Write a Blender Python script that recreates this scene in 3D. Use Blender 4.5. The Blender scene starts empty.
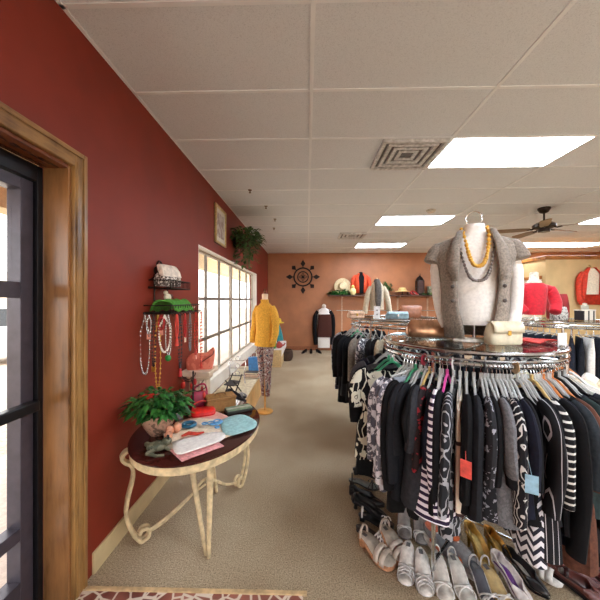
import bpy, bmesh, math, random
from math import sin, cos, pi, radians as R
from mathutils import Vector, Matrix, noise as mnoise

C = bpy.context.scene.collection
rng = random.Random(7)
TH = R(1.34)          # the lens looks a little left of the room's long axis
CAMZ = 1.52

def W(px, py, Y):
    """point in the room at depth Y seen at that place in the photograph"""
    a = (px - 300) / 300
    dx = -sin(TH) + a * cos(TH); dy = cos(TH) + a * sin(TH)
    t = Y / dy
    return Vector((t * dx, Y, CAMZ + t * (300 - py) / 300))

def F(px, py, z=0.0):
    """point at height z seen at that place in the photograph"""
    a = (px - 300) / 300
    t = (CAMZ - z) / ((py - 300) / 300)
    return Vector((t * (-sin(TH) + a * cos(TH)), t * (cos(TH) + a * sin(TH)), z))

# ------------------------------------------------------------------ materials
def lin(c):
    def f(v):
        v /= 255.0
        return v / 12.92 if v <= 0.04045 else ((v + 0.055) / 1.055) ** 2.4
    return (f(c[0]), f(c[1]), f(c[2]), 1.0)

_mats = {}
def base(name):
    m = bpy.data.materials.new(name); m.use_nodes = True
    nt = m.node_tree
    b = nt.nodes['Principled BSDF']
    return m, nt, b

def nd(nt, typ, **kw):
    n = nt.nodes.new(typ)
    for k, v in kw.items(): setattr(n, k, v)
    return n

def ramp(nt, fac, stops, interp='LINEAR'):
    r = nd(nt, 'ShaderNodeValToRGB')
    r.color_ramp.interpolation = interp
    els = r.color_ramp.elements
    while len(els) < len(stops): els.new(0.5)
    for e, (p, c) in zip(els, stops):
        e.position = p; e.color = lin(c) if len(c) == 3 else c
    nt.links.new(fac, r.inputs[0])
    return r.outputs[0]

def coords(nt, scale=(1, 1, 1), rot=(0, 0, 0), kind='Object'):
    t = nd(nt, 'ShaderNodeTexCoord'); mp = nd(nt, 'ShaderNodeMapping')
    mp.inputs['Scale'].default_value = scale; mp.inputs['Rotation'].default_value = rot
    nt.links.new(t.outputs[kind], mp.inputs[0])
    return mp.outputs[0]

def noise_tex(nt, vec, scale, detail=3.0, rough=0.5):
    n = nd(nt, 'ShaderNodeTexNoise')
    n.inputs['Scale'].default_value = scale; n.inputs['Detail'].default_value = detail; n.inputs['Roughness'].default_value = rough
    nt.links.new(vec, n.inputs['Vector'])
    return n.outputs['Fac']

def bump(nt, b, h, strength=0.3, dist=0.01):
    bp = nd(nt, 'ShaderNodeBump')
    bp.inputs['Strength'].default_value = strength; bp.inputs['Distance'].default_value = dist
    nt.links.new(h, bp.inputs['Height']); nt.links.new(bp.outputs[0], b.inputs['Normal'])

def shade(c, f): return tuple(max(0, min(255, v * f)) for v in c)

def plain(c, rough=0.6, metal=0.0, var=0.12, scale=30, bmp=0.0, key=None, sheen=0.0, spec=0.5):
    k = ('plain', c, rough, metal, var, scale, bmp, sheen, spec)
    if k in _mats: return _mats[k]
    m, nt, b = base(key or 'surface')
    v = coords(nt); n = noise_tex(nt, v, scale)
    col = ramp(nt, n, [(0.3, shade(c, 1 - var)), (0.7, shade(c, 1 + var))])
    nt.links.new(col, b.inputs['Base Color'])
    b.inputs['Roughness'].default_value = rough; b.inputs['Metallic'].default_value = metal
    b.inputs['Specular IOR Level'].default_value = spec
    if sheen: b.inputs['Sheen Weight'].default_value = sheen
    if bmp: bump(nt, b, n, bmp, 0.004)
    _mats[k] = m
    return m

def cloth(c, var=0.14): return plain(c, 0.85, 0, var, 60, 0.35, 'cloth', 0.0, 0.2)

def stripes(c1, c2, period, axis='Z', duty=0.5, rough=0.85):
    k = ('stripes', c1, c2, period, axis, duty)
    if k in _mats: return _mats[k]
    m, nt, b = base('striped_cloth')
    v = coords(nt); s = nd(nt, 'ShaderNodeSeparateXYZ'); nt.links.new(v, s.inputs[0])
    mu = nd(nt, 'ShaderNodeMath', operation='MULTIPLY'); mu.inputs[1].default_value = 1 / period
    nt.links.new(s.outputs[axis], mu.inputs[0])
    fr = nd(nt, 'ShaderNodeMath', operation='FRACT'); nt.links.new(mu.outputs[0], fr.inputs[0])
    col = ramp(nt, fr.outputs[0], [(0, c1), (duty, c2)], 'CONSTANT')
    nt.links.new(col, b.inputs['Base Color']); b.inputs['Roughness'].default_value = rough
    b.inputs['Specular IOR Level'].default_value = 0.25
    _mats[k] = m
    return m

def chevron(c1, c2, period):
    k = ('chev', c1, c2, period)
    if k in _mats: return _mats[k]
    m, nt, b = base('chevron_cloth')
    v = coords(nt); s = nd(nt, 'ShaderNodeSeparateXYZ'); nt.links.new(v, s.inputs[0])
    def mth(op, a, bb):
        n = nd(nt, 'ShaderNodeMath', operation=op)
        for i, q in enumerate((a, bb)):
            if isinstance(q, (int, float)): n.inputs[i].default_value = q
            elif q is not None: nt.links.new(q, n.inputs[i])
        return n.outputs[0]
    xx = mth('ADD', s.outputs['X'], s.outputs['Y'])
    pp = mth('PINGPONG', xx, 0.035)
    q = mth('ADD', s.outputs['Z'], pp)
    f = mth('FRACT', mth('MULTIPLY', q, 1 / period), None)
    nt.links.new(ramp(nt, f, [(0, c1), (0.5, c2)], 'CONSTANT'), b.inputs['Base Color'])
    b.inputs['Roughness'].default_value = 0.85
    _mats[k] = m
    return m

def floral(bg, fg, scale=9, thr=0.3, mid=None, wt=0.86):
    k = ('floral', bg, fg, scale, thr, mid, wt)
    if k in _mats: return _mats[k]
    m, nt, b = base('floral_cloth')
    v = coords(nt)
    n = nd(nt, 'ShaderNodeTexNoise'); n.inputs['Scale'].default_value = scale * 0.8; nt.links.new(v, n.inputs['Vector'])
    mx = nd(nt, 'ShaderNodeMixRGB', blend_type='ADD'); mx.inputs[0].default_value = 0.16
    nt.links.new(v, mx.inputs[1]); nt.links.new(n.outputs['Color'], mx.inputs[2])
    vo = nd(nt, 'ShaderNodeTexVoronoi'); vo.inputs['Scale'].default_value = scale
    nt.links.new(mx.outputs[0], vo.inputs['Vector'])
    wv = nd(nt, 'ShaderNodeTexWave'); wv.inputs['Scale'].default_value = scale * 0.9; wv.inputs['Distortion'].default_value = 9
    wv.inputs['Detail'].default_value = 1
    nt.links.new(v, wv.inputs['Vector'])
    a = ramp(nt, vo.outputs['Distance'], [(0, fg), (thr * 0.35, mid or fg), (thr * 0.45, fg), (thr, bg)], 'CONSTANT')
    c = ramp(nt, wv.outputs['Fac'], [(0, bg), (wt, fg)], 'CONSTANT')
    li = nd(nt, 'ShaderNodeMixRGB', blend_type='LIGHTEN'); li.inputs[0].default_value = 1
    nt.links.new(a, li.inputs[1]); nt.links.new(c, li.inputs[2])
    nt.links.new(li.outputs[0], b.inputs['Base Color']); b.inputs['Roughness'].default_value = 0.8
    b.inputs['Specular IOR Level'].default_value = 0.25
    _mats[k] = m
    return m

def mottled(cols, scale=20, rough=0.8, detail=4, bmp=0.2):
    k = ('mott', tuple(cols), scale, rough)
    if k in _mats: return _mats[k]
    m, nt, b = base('patterned_cloth')
    n = noise_tex(nt, coords(nt), scale, detail, 0.6)
    st = [(0.3 + 0.4 * i / max(1, len(cols) - 1), c) for i, c in enumerate(cols)]
    nt.links.new(ramp(nt, n, st, 'CONSTANT'), b.inputs['Base Color']); b.inputs['Roughness'].default_value = rough
    b.inputs['Specular IOR Level'].default_value = 0.3
    bump(nt, b, n, bmp, 0.003)
    _mats[k] = m
    return m

def wood(c1, c2, axis='Z', scale=6, rough=0.35, key='wood'):
    k = ('wood', c1, c2, axis, scale)
    if k in _mats: return _mats[k]
    m, nt, b = base(key)
    sc = {'X': (0.12, 1, 1), 'Y': (1, 0.12, 1), 'Z': (1, 1, 0.12)}[axis]
    v = coords(nt, sc)
    n1 = noise_tex(nt, v, scale * 6, 6, 0.65); n2 = noise_tex(nt, coords(nt, (1, 1, 0.5)), scale * 1.3, 3)
    ad = nd(nt, 'ShaderNodeMath', operation='ADD'); nt.links.new(n1, ad.inputs[0]); nt.links.new(n2, ad.inputs[1])
    hf = nd(nt, 'ShaderNodeMath', operation='MULTIPLY'); hf.inputs[1].default_value = 0.5; nt.links.new(ad.outputs[0], hf.inputs[0])
    nt.links.new(ramp(nt, hf.outputs[0], [(0.34, c2), (0.5, c1), (0.66, shade(c1, 1.18))]), b.inputs['Base Color'])
    b.inputs['Roughness'].default_value = rough
    bump(nt, b, n1, 0.12, 0.003)
    _mats[k] = m
    return m

def emis(c, s):
    m, nt, b = base('lamp_glow')
    b.inputs['Base Color'].default_value = (0.9, 0.9, 0.9, 1)
    b.inputs['Emission Color'].default_value = lin(c); b.inputs['Emission Strength'].default_value = s
    return m

def glass(tint=(1, 1, 1, 1), refl=0.06, tr=1.0):
    m, nt, b = base('clear_glass')
    nt.nodes.remove(b)
    t = nd(nt, 'ShaderNodeBsdfTransparent'); t.inputs[0].default_value = tint
    g = nd(nt, 'ShaderNodeBsdfGlossy'); g.inputs['Roughness'].default_value = 0.03
    lw = nd(nt, 'ShaderNodeLayerWeight'); lw.inputs[0].default_value = .5
    pw = nd(nt, 'ShaderNodeMath', operation='POWER'); pw.inputs[1].default_value = 5; nt.links.new(lw.outputs['Facing'], pw.inputs[0])
    ma = nd(nt, 'ShaderNodeMath', operation='MULTIPLY_ADD'); ma.inputs[1].default_value = .5; ma.inputs[2].default_value = .02; nt.links.new(pw.outputs[0], ma.inputs[0])
    mx = nd(nt, 'ShaderNodeMixShader')
    nt.links.new(ma.outputs[0], mx.inputs[0]); nt.links.new(t.outputs[0], mx.inputs[1]); nt.links.new(g.outputs[0], mx.inputs[2])
    nt.links.new(mx.outputs[0], nt.nodes['Material Output'].inputs[0])
    return m

def plastic_clear(c=(225, 230, 228), alpha=0.45):
    m, nt, b = base('clear_plastic')
    b.inputs['Base Color'].default_value = lin(c); b.inputs['Roughness'].default_value = 0.12
    b.inputs['Alpha'].default_value = alpha
    return m

CHROME = plain((205, 205, 205), 0.16, 1.0, 0.04, 20, 0, 'chrome')
GLASS = glass()
TOPGLASS = glass((0.86, 0.9, 0.88, 1))
CLEARPL = plastic_clear((226, 228, 226), 0.4)
BLACK = cloth((14, 14, 17)); CHAR = cloth((27, 28, 33)); NAVY = cloth((20, 22, 36))
WHITE = cloth((236, 232, 226), 0.05); CREAM = cloth((226, 214, 190), 0.08)
IRON = plain((40, 30, 26), 0.5, 0.6, 0.2, 40, 0.2, 'wrought_iron')
DARKMETAL = plain((30, 29, 32), 0.35, 0.5, 0.1, 20, 0, 'dark_bronze_metal')
CREAMPAINT = plain((208, 188, 148), 0.45, 0, 0.14, 25, 0.1, 'cream_paint')
GOLD = plain((205, 165, 80), 0.28, 0.9, 0.12, 30, 0.1, 'gold')
SILVER = plain((190, 186, 180), 0.3, 0.8, 0.14, 40, 0.2, 'silver_leather')

# ------------------------------------------------------------------ mesh builder
class MB:
    def __init__(self, M=None):
        self.v = []; self.f = []; self.M = M or Matrix.Identity(4)
    def add(self, vs, fs):
        o = len(self.v)
        self.v += [self.M @ Vector(p) for p in vs]
        self.f += [tuple(i + o for i in f) for f in fs]
        return self
    def box(self, c, s, rz=0.0, rx=0.0, ry=0.0, taper=1.0):
        m = Matrix.Translation(c) @ Matrix.Rotation(rz, 4, 'Z') @ Matrix.Rotation(ry, 4, 'Y') @ Matrix.Rotation(rx, 4, 'X')
        vs = []
        for z in (-.5, .5):
            k = taper if z > 0 else 1
            for x, y in ((-.5, -.5), (.5, -.5), (.5, .5), (-.5, .5)):
                vs.append(m @ Vector((x * s[0] * k, y * s[1] * k, z * s[2])))
        return self.add(vs, [(3, 2, 1, 0), (4, 5, 6, 7), (0, 1, 5, 4), (1, 2, 6, 5), (2, 3, 7, 6), (3, 0, 4, 7)])
    def b2(self, x0, x1, y0, y1, z0, z1):
        return self.box(((x0 + x1) / 2, (y0 + y1) / 2, (z0 + z1) / 2), (abs(x1 - x0), abs(y1 - y0), abs(z1 - z0)))
    def rings(self, rings, cap=True, closed=False):
        n = len(rings[0]); vs = [p for r in rings for p in r]; fs = []
        m = len(rings)
        for i in range(m if closed else m - 1):
            j = (i + 1) % m
            for k in range(n):
                l = (k + 1) % n
                fs.append((i * n + k, i * n + l, j * n + l, j * n + k))
        if cap and not closed:
            fs.append(tuple(reversed(range(n)))); fs.append(tuple((m - 1) * n + k for k in range(n)))
        return self.add(vs, fs)
    def tube(self, pts, r, n=8, closed=False, sy=1.0, cap=True):
        pts = [Vector(p) for p in pts]
        m = len(pts); rr = r if isinstance(r, (list, tuple)) else [r] * m
        T = []
        for i in range(m):
            if closed: d = pts[(i + 1) % m] - pts[i - 1]
            else: d = pts[min(i + 1, m - 1)] - pts[max(i - 1, 0)]
            T.append(d.normalized() if d.length > 1e-9 else Vector((0, 0, 1)))
        up = Vector((0, 1, 0)) if abs(T[0].y) < 0.9 else Vector((1, 0, 0))
        u = (up - T[0] * up.dot(T[0])).normalized()
        rings = []
        for i in range(m):
            u = (u - T[i] * u.dot(T[i]))
            u = u.normalized() if u.length > 1e-6 else T[i].orthogonal().normalized()
            w = T[i].cross(u)
            rings.append([pts[i] + (u * cos(2 * pi * k / n) * sy + w * sin(2 * pi * k / n)) * rr[i] for k in range(n)])
        return self.rings(rings, cap, closed)
    def lathe(self, prof, n=24, c=(0, 0, 0), sx=1.0, sy=1.0):
        rings = [[(c[0] + r * sx * cos(2 * pi * k / n), c[1] + r * sy * sin(2 * pi * k / n), c[2] + z) for k in range(n)] for r, z in prof]
        return self.rings(rings)
    def ell(self, c, rx, ry, rz, nu=14, nv=9):
        prof = [(max(1e-4, sin(pi * i / (nv - 1))), -cos(pi * i / (nv - 1))) for i in range(nv)]
        rings = [[(c[0] + r * rx * cos(2 * pi * k / nu), c[1] + r * ry * sin(2 * pi * k / nu), c[2] + z * rz) for k in range(nu)] for r, z in prof]
        return self.rings(rings)
    def loft(self, secs, n=24, p=0.8, fold=0.0, nf=9, ph=0.0, cap=True):
        """secs: (z, cx, cy, rx, ry)"""
        rings = []
        for i, (z, cx, cy, rx, ry) in enumerate(secs):
            t = 1 - i / max(1, len(secs) - 1); ring = []
            for k in range(n):
                a = 2 * pi * k / n
                f = 1 + fold * t * sin(nf * a + ph)
                ca, sa = cos(a), sin(a)
                ring.append((cx + rx * f * math.copysign(abs(ca) ** p, ca), cy + ry * f * math.copysign(abs(sa) ** p, sa), z))
            rings.append(ring)
        return self.rings(rings, cap)
    def sheet(self, rows):
        n = len(rows[0]); vs = [p for r in rows for p in r]
        fs = [(i * n + k, i * n + k + 1, (i + 1) * n + k + 1, (i + 1) * n + k) for i in range(len(rows) - 1) for k in range(n - 1)]
        return self.add(vs, fs)
    def leaf(self, p, d, L, w, up=Vector((0, 0, 1)), droop=0.3):
        p = Vector(p); d = Vector(d).normalized()
        s = d.cross(up)
        s = s.normalized() if s.length > 1e-4 else Vector((1, 0, 0))
        q = p + d * L * .5 + Vector((0, 0, .04 * L)); e = p + d * L + Vector((0, 0, -droop * L))
        nrm = s.cross(d)
        return self.add([p, q + s * w - nrm * w * .3, e, q - s * w - nrm * w * .3, q], [(0, 1, 4), (1, 2, 4), (2, 3, 4), (3, 0, 4)])
    def torus(self, c, Rr, r, n=48, m=8, axis='Z', sx=1.0, sy=1.0, a0=0, a1=2 * pi):
        full = abs(a1 - a0 - 2 * pi) < 1e-6
        pts = []
        for i in range(n if full else n + 1):
            a = a0 + (a1 - a0) * i / n
            x, y = Rr * cos(a) * sx, Rr * sin(a) * sy
            pts.append({'Z': (c[0] + x, c[1] + y, c[2]), 'Y': (c[0] + x, c[1], c[2] + y), 'X': (c[0], c[1] + x, c[2] + y)}[axis])
        return self.tube(pts, r, m, closed=full)
    def build(self, name, mat, parent=None, smooth=True, bev=0.0, sub=0, solid=0.0, loc=None, rz=0.0):
        me = bpy.data.meshes.new(name)
        me.from_pydata([tuple(v) for v in self.v], [], self.f)
        bm = bmesh.new(); bm.from_mesh(me)
        bmesh.ops.recalc_face_normals(bm, faces=bm.faces)
        bm.to_mesh(me); bm.free()
        if mat: me.materials.append(mat)
        o = bpy.data.objects.new(name, me); C.objects.link(o)
        if parent: o.parent = parent
        if loc is not None: o.location = loc
        o.rotation_euler.z = rz
        if solid:
            md = o.modifiers.new('thick', 'SOLIDIFY'); md.thickness = solid; md.offset = 0
        if bev:
            md = o.modifiers.new('bevel', 'BEVEL'); md.width = bev; md.segments = 2; md.limit_method = 'ANGLE'; md.angle_limit = R(40)
        if sub:
            md = o.modifiers.new('subsurf', 'SUBSURF'); md.levels = sub; md.render_levels = sub
        if smooth:
            for p in me.polygons: p.use_smooth = True
            if not sub: me.set_sharp_from_angle(angle=R(42))
        return o

def tag(o, label, cat, group=None, kind=None):
    if label: o['label'] = label
    if cat: o['category'] = cat
    if group: o['group'] = group
    if kind: o['kind'] = kind
    return o
def thing(name, label, cat, loc=(0, 0, 0), rz=0.0, group=None):
    o = bpy.data.objects.new(name, None); C.objects.link(o)
    o.empty_display_size = 0.05
    o.location = loc; o.rotation_euler.z = rz
    return tag(o, label, cat, group)
def struct(o):
    o['kind'] = 'structure'; return o
def dup(root, loc, rz, label=None, group=None):
    r = root.copy(); C.objects.link(r); r.location = loc; r.rotation_euler.z = rz
    if label: r['label'] = label
    if group: r['group'] = group
    for ch in list(root.children):
        c = ch.copy(); C.objects.link(c); c.parent = r
        for g in ch.children:
            d = g.copy(); C.objects.link(d); d.parent = c
    return r

# ================================================================== THE ROOM
XL, XR, Y0, Y1, ZC = -1.19, 8.6, -3.2, 9.1, 2.94
WT = 0.17
RED = plain((130, 46, 30), 0.5, 0, 0.05, 3, 0.0, 'red_wall_paint', 0, .32)
TERRA = plain((176, 116, 78), 0.5, 0, 0.05, 3, 0.0, 'terracotta_wall_paint')
BEIGE = plain((206, 178, 128), 0.6, 0, 0.05, 3, 0.0, 'beige_wall_paint')

def carpet_mat():
    m, nt, b = base('carpet')
    v = coords(nt)
    n = noise_tex(nt, v, 130, 3, 0.8); n2 = noise_tex(nt, v, 1.4, 3)
    col = ramp(nt, n, [(0.34, (124, 111, 90)), (0.5, (180, 164, 138)), (0.66, (212, 197, 170))])
    c2 = ramp(nt, n2, [(0.35, (215, 205, 195)), (0.65, (255, 255, 255))])
    mx = nd(nt, 'ShaderNodeMixRGB', blend_type='MULTIPLY'); mx.inputs[0].default_value = 0.6
    nt.links.new(col, mx.inputs[1]); nt.links.new(c2, mx.inputs[2])
    nt.links.new(mx.outputs[0], b.inputs['Base Color']); b.inputs['Roughness'].default_value = 0.95
    b.inputs['Specular IOR Level'].default_value = 0.15
    bump(nt, b, n, 0.6, 0.006)
    return m
def ceil_mat():
    m, nt, b = base('acoustic_tile')
    v = coords(nt)
    n = noise_tex(nt, v, 160, 4, 0.7)
    nt.links.new(ramp(nt, n, [(0.33, (200, 205, 210)), (0.45, (224, 229, 234)), (0.7, (231, 236, 240))]), b.inputs['Base Color'])
    b.inputs['Roughness'].default_value = 0.9; bump(nt, b, n, 0.35, 0.004)
    return m
def mosaic_mat():
    m, nt, b = base('brick_tile')
    v = coords(nt, (1, 1, 1), (0, 0, R(20)))
    vo = nd(nt, 'ShaderNodeTexVoronoi'); vo.feature = 'DISTANCE_TO_EDGE'; vo.inputs['Scale'].default_value = 17
    nt.links.new(v, vo.inputs['Vector'])
    n = noise_tex(nt, v, 5)
    c1 = ramp(nt, n, [(0.35, (112, 58, 48)), (0.65, (158, 98, 82))])
    fac = ramp(nt, vo.outputs['Distance'], [(0.06, (0, 0, 0)), (0.1, (255, 255, 255))])
    mx = nd(nt, 'ShaderNodeMixRGB'); mx.inputs[1].default_value = lin((214, 200, 184))
    nt.links.new(fac, mx.inputs[0]); nt.links.new(c1, mx.inputs[2]); nt.links.new(mx.outputs[0], b.inputs['Base Color'])
    b.inputs['Roughness'].default_value = 0.5
    return m

struct(MB().b2(XL - WT, XR + WT, Y0 - WT, Y1 + WT, -.2, 0).build('floor', carpet_mat(), smooth=False))
struct(MB().b2(XL - WT, XR + WT, Y0 - WT, Y1 + WT, ZC, ZC + .25).build('ceiling', ceil_mat(), smooth=False))
DY0, DY1, DZ = 0.50, 1.49, 2.20
WY0, WY1, WZ0, WZ1 = 3.26, 7.05, 0.52, 2.13
w = MB()
xa, xb = XL - WT, XL
w.b2(xa, xb, Y0, DY0, 0, ZC); w.b2(xa, xb, DY0, DY1, DZ, ZC); w.b2(xa, xb, DY1, WY0, 0, ZC)
w.b2(xa, xb, WY0, WY1, 0, WZ0); w.b2(xa, xb, WY0, WY1, WZ1, ZC); w.b2(xa, xb, WY1, Y1, 0, ZC)
struct(w.build('wall_left', RED, smooth=False))
struct(MB().b2(XL - WT, XR + WT, Y1, Y1 + WT, 0, ZC).build('wall_back', TERRA, smooth=False))
struct(MB().b2(XR, XR + WT, Y0, Y1, 0, ZC).build('wall_right', TERRA, smooth=False))
fw = MB(); ya, yb = Y0 - WT, Y0
for a_, b_ in ((XL - WT, -.4), (2.0, 2.3), (4.7, 5.0), (7.4, XR + WT)): fw.b2(a_, b_, ya, yb, 0, ZC)
for a_, b_ in ((-.4, 2.0), (2.3, 4.7), (5.0, 7.4)): fw.b2(a_, b_, ya, yb, 0, .35); fw.b2(a_, b_, ya, yb, 2.55, ZC)  # openings for the added daylight windows
struct(fw.build('wall_front', TERRA, smooth=False))
for q, (a_, b_) in enumerate(((-.4, 2.0), (2.3, 4.7), (5.0, 7.4))):  # assumed storefront windows behind the camera, added to let in daylight fill
    fill_win = bpy.data.objects.new('window_%d' % (q + 2), None); C.objects.link(fill_win); fill_win.location = ((a_ + b_) / 2, Y0 - .1, .35); fill_win['kind'] = 'structure'
    h2 = (b_ - a_) / 2
    f = MB(); f.b2(-h2, -h2 + .05, -.03, .03, 0, 2.2); f.b2(h2 - .05, h2, -.03, .03, 0, 2.2); f.b2(-h2 + .05, h2 - .05, -.03, .03, 0, .05); f.b2(-h2 + .05, h2 - .05, -.03, .03, 2.15, 2.2)
    f.build('window_frame', plain((104, 100, 112), .3, .3, .08, 20, 0, 'door_metal'), fill_win, False)
    MB().b2(-h2 + .05, h2 - .05, -.003, .003, .05, 2.15).build('window_pane', glass(), fill_win, False)

# beige fitting-room walls at the right rear, capped with wood
PX, PY, PZ = 5.62, 7.2, 2.475
struct(MB().b2(PX, XR, PY, PY + .12, 0, PZ).b2(PX, PX + .12, PY + .12, Y1, 0, PZ).build('wall_partition', BEIGE, smooth=False))
OAK = wood((166, 106, 52), (96, 56, 26), 'X', 4)
struct(MB().b2(PX - .03, XR, PY - .03, PY + .15, PZ, PZ + .09).b2(PX - .03, PX + .15, PY + .15, Y1, PZ, PZ + .09).build('trim_2', OAK, smooth=False, bev=.01))
struct(MB().b2(PX - .04, PX, PY + .1, Y1 - .02, 2.02, 2.10).build('trim_3', OAK, smooth=False, bev=.01))
struct(MB().b2(PX - .012, PX, PY + .12, Y1 - .05, 0.9, 2.02).build('wall_panel_side', plain((246, 240, 222), .5, 0, .03), smooth=False))

# baseboards
BBM = plain((204, 184, 140), 0.45, 0, 0.06, 6, 0, 'cream_baseboard')
struct(MB().b2(XL, XL + .016, 1.63, Y1 - .016, 0, .12).build('baseboard_left', BBM, smooth=False, bev=.004))
struct(MB().b2(XL, PX, Y1 - .016, Y1, 0, .12).build('baseboard_back', plain((150, 92, 58), .5), smooth=False, bev=.004))

# brick-tile threshold in front of the door
struct(MB().b2(XL, -.02, 0.2, 1.535, 0, .006).build('floor_entry_tile', mosaic_mat(), smooth=False))
struct(MB().b2(XL, -.0, 1.535, 1.56, 0, .012).build('trim_4', plain((196, 168, 126), .5), smooth=False, bev=.004))

# ceiling grid
g = MB()
x = .03 - 1.235
TB = .024
xs = []
while x < XR: xs.append(x); x += 1.235
ys = [2.03 + .61 * k for k in range(-9, 12)]
for x in xs[1:]: g.b2(x - TB / 2, x + TB / 2, Y0, Y1, ZC - .007, ZC + .001)
for y in ys: g.b2(XL, XR, y - TB / 2, y + TB / 2, ZC - .006, ZC + .001)
g.b2(XL, XL + .02, Y0, Y1, ZC - .006, ZC)
struct(g.build('trim_5', plain((236, 240, 243), .5, 0, .02, 5, 0, 'grid_paint'), smooth=False))

# ------------------------------------------------------------------ door and its wood casing
PINE = wood((150, 112, 66), (88, 58, 32), 'Z', 5, .3, 'pine')
PINEY = wood((150, 112, 66), (88, 58, 32), 'Y', 5, .3, 'pine')
JAMB = wood((132, 92, 56), (66, 38, 22), 'Z', 4, .25, 'stained_jamb')
JAMBY = wood((110, 62, 38), (58, 28, 16), 'Y', 4, .25, 'stained_jamb')
cs = MB().b2(XL, XL + .022, DY1 - .005, DY1 + .072, 0, DZ + .075)
cs.b2(XL + .022, XL + .03, DY1 + .048, DY1 + .072, 0, DZ + .075).b2(XL + .022, XL + .027, DY1 + .004, DY1 + .02, 0, DZ + .02)
cs.b2(XL, XL + .022, DY0 - .09, DY0 + .005, 0, DZ + .075)
struct(cs.build('trim_6', PINE, smooth=False, bev=.004))
cs = MB().b2(XL, XL + .0225, DY0 + .005, DY1 - .005, DZ - .005, DZ + .075).b2(XL + .0225, XL + .03, DY0, DY1 + .048, DZ + .05, DZ + .075)
struct(cs.build('trim_7', PINEY, smooth=False, bev=.004))
struct(MB().b2(XL - .128, XL + .001, DY1 - .022, DY1, 0, DZ).b2(XL - .128, XL + .001, DY0, DY0 + .022, 0, DZ).build('trim_8', JAMB, smooth=False, bev=.003))
struct(MB().b2(XL - .128, XL + .001, DY0 + .022, DY1 - .022, DZ - .022, DZ).build('trim_9', JAMBY, smooth=False))
dj = DY1 - .022
dr = bpy.data.objects.new('door_1', None); C.objects.link(dr); dr.location = (XL - .17, DY0, 0); dr['kind'] = 'structure'
def rel(mb): mb.M = Matrix.Translation((-(XL - .17), -DY0, 0)); return mb
fx0, fx1 = XL - .22, XL - .128
f = rel(MB()); f.b2(fx0, fx1, dj - .030, dj, 0, DZ - .022); f.b2(fx0, fx1, DY0 + .022, DY0 + .052, 0, DZ - .022)
f.b2(fx0, fx1, DY0 + .052, dj - .030, 2.10, DZ - .022)
f.build('door_frame', DARKMETAL, dr, False, .003)
sx0, sx1 = fx0 + .005, fx1 - .018
f = rel(MB())
f.b2(sx0, sx1, dj - .098, dj - .034, .01, 2.095); f.b2(sx0, sx1, DY0 + .056, DY0 + .12, .01, 2.095)
f.b2(sx0, sx1, DY0 + .12, dj - .098, .01, .20); f.b2(sx0, sx1, DY0 + .12, dj - .098, 2.04, 2.095)
for z0, z1 in ((1.53, 1.605), (.395, .455)): f.b2(sx0 + .008, sx1, DY0 + .12, dj - .098, z0, z1)
f.build('door_stile', plain((70, 66, 76), .3, .3, .08, 20, 0, 'door_metal'), dr, False, .003)
f = rel(MB()); f.b2(sx1 - .002, sx1 + .045, DY0 + .1, dj - .045, .985, 1.035)
f.build('push_bar', DARKMETAL, dr, False, .006)
f = rel(MB()); f.b2(sx0 + .02, sx0 + .026, DY0 + .12, dj - .098, .2, 2.04)
f.build('door_glass', GLASS, dr, False)

# ------------------------------------------------------------------ shop window
wn = bpy.data.objects.new('window_1', None); C.objects.link(wn); wn.location = (XL - .1, WY0, WZ0); wn['kind'] = 'structure'
def relw(mb): mb.M = Matrix.Translation((-(XL - .1), -WY0, -WZ0)); return mb
WHITEP = plain((240, 236, 228), .5, 0, .03, 6, 0, 'white_paint')
GREYP = plain((132, 124, 114), .45, .1, .04, 6, 0, 'window_bar_paint')
gx0, gx1 = XL - .125, XL - .085
f = relw(MB())
for y0, y1 in ((WY0, WY0 + .05), (5.0, 5.11), (WY1 - .05, WY1)): f.b2(gx0, gx1, y0, y1, WZ0, WZ1)
for z0, z1 in ((WZ0, WZ0 + .05), (WZ1 - .04, WZ1)): f.b2(gx0, gx1, WY0 + .05, 5.0, z0, z1); f.b2(gx0, gx1, 5.11, WY1 - .05, z0, z1)
f.build('window_frame', plain((186, 176, 160), .45, 0, .04), wn, False, .004)
f = relw(MB())
for y in (3.80, 4.38, 5.73, 6.35): f.b2(gx0 + .008, gx1 - .006, y - .021, y + .021, WZ0 + .05, WZ1 - .04)
for z in (1.535, 1.03): f.b2(gx0 + .009, gx1 - .007, WY0 + .05, 5.0, z - .02, z + .02); f.b2(gx0 + .009, gx1 - .007, 5.11, WY1 - .05, z - .02, z + .02)
f.build('window_muntin', GREYP, wn, False)
f = relw(MB()); f.b2(gx0 + .016, gx0 + .022, WY0 + .05, WY1 - .05, WZ0 + .05, WZ1 - .04)
f.build('window_pane', GLASS, wn, False)
f = relw(MB()); f.b2(gx1, XL + .03, WY0 - .0, WY1, WZ0, WZ0 + .025)
f.build('window_sill', WHITEP, wn, False, .004)
f = relw(MB()); f.b2(gx1, XL + .001, WY1 - .012, WY1, WZ0 + .025, WZ1); f.b2(gx1, XL + .001, WY0, WY0 + .012, WZ0 + .025, WZ1); f.b2(gx1, XL + .001, WY0 + .012, WY1 - .012, WZ1 - .012, WZ1)
f.build('window_reveal', WHITEP, wn, False)

struct(MB().b2(XL, XL + .02, WY0, WY1, .36, WZ0).build('trim_10', WHITEP, smooth=False, bev=.004))

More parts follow.
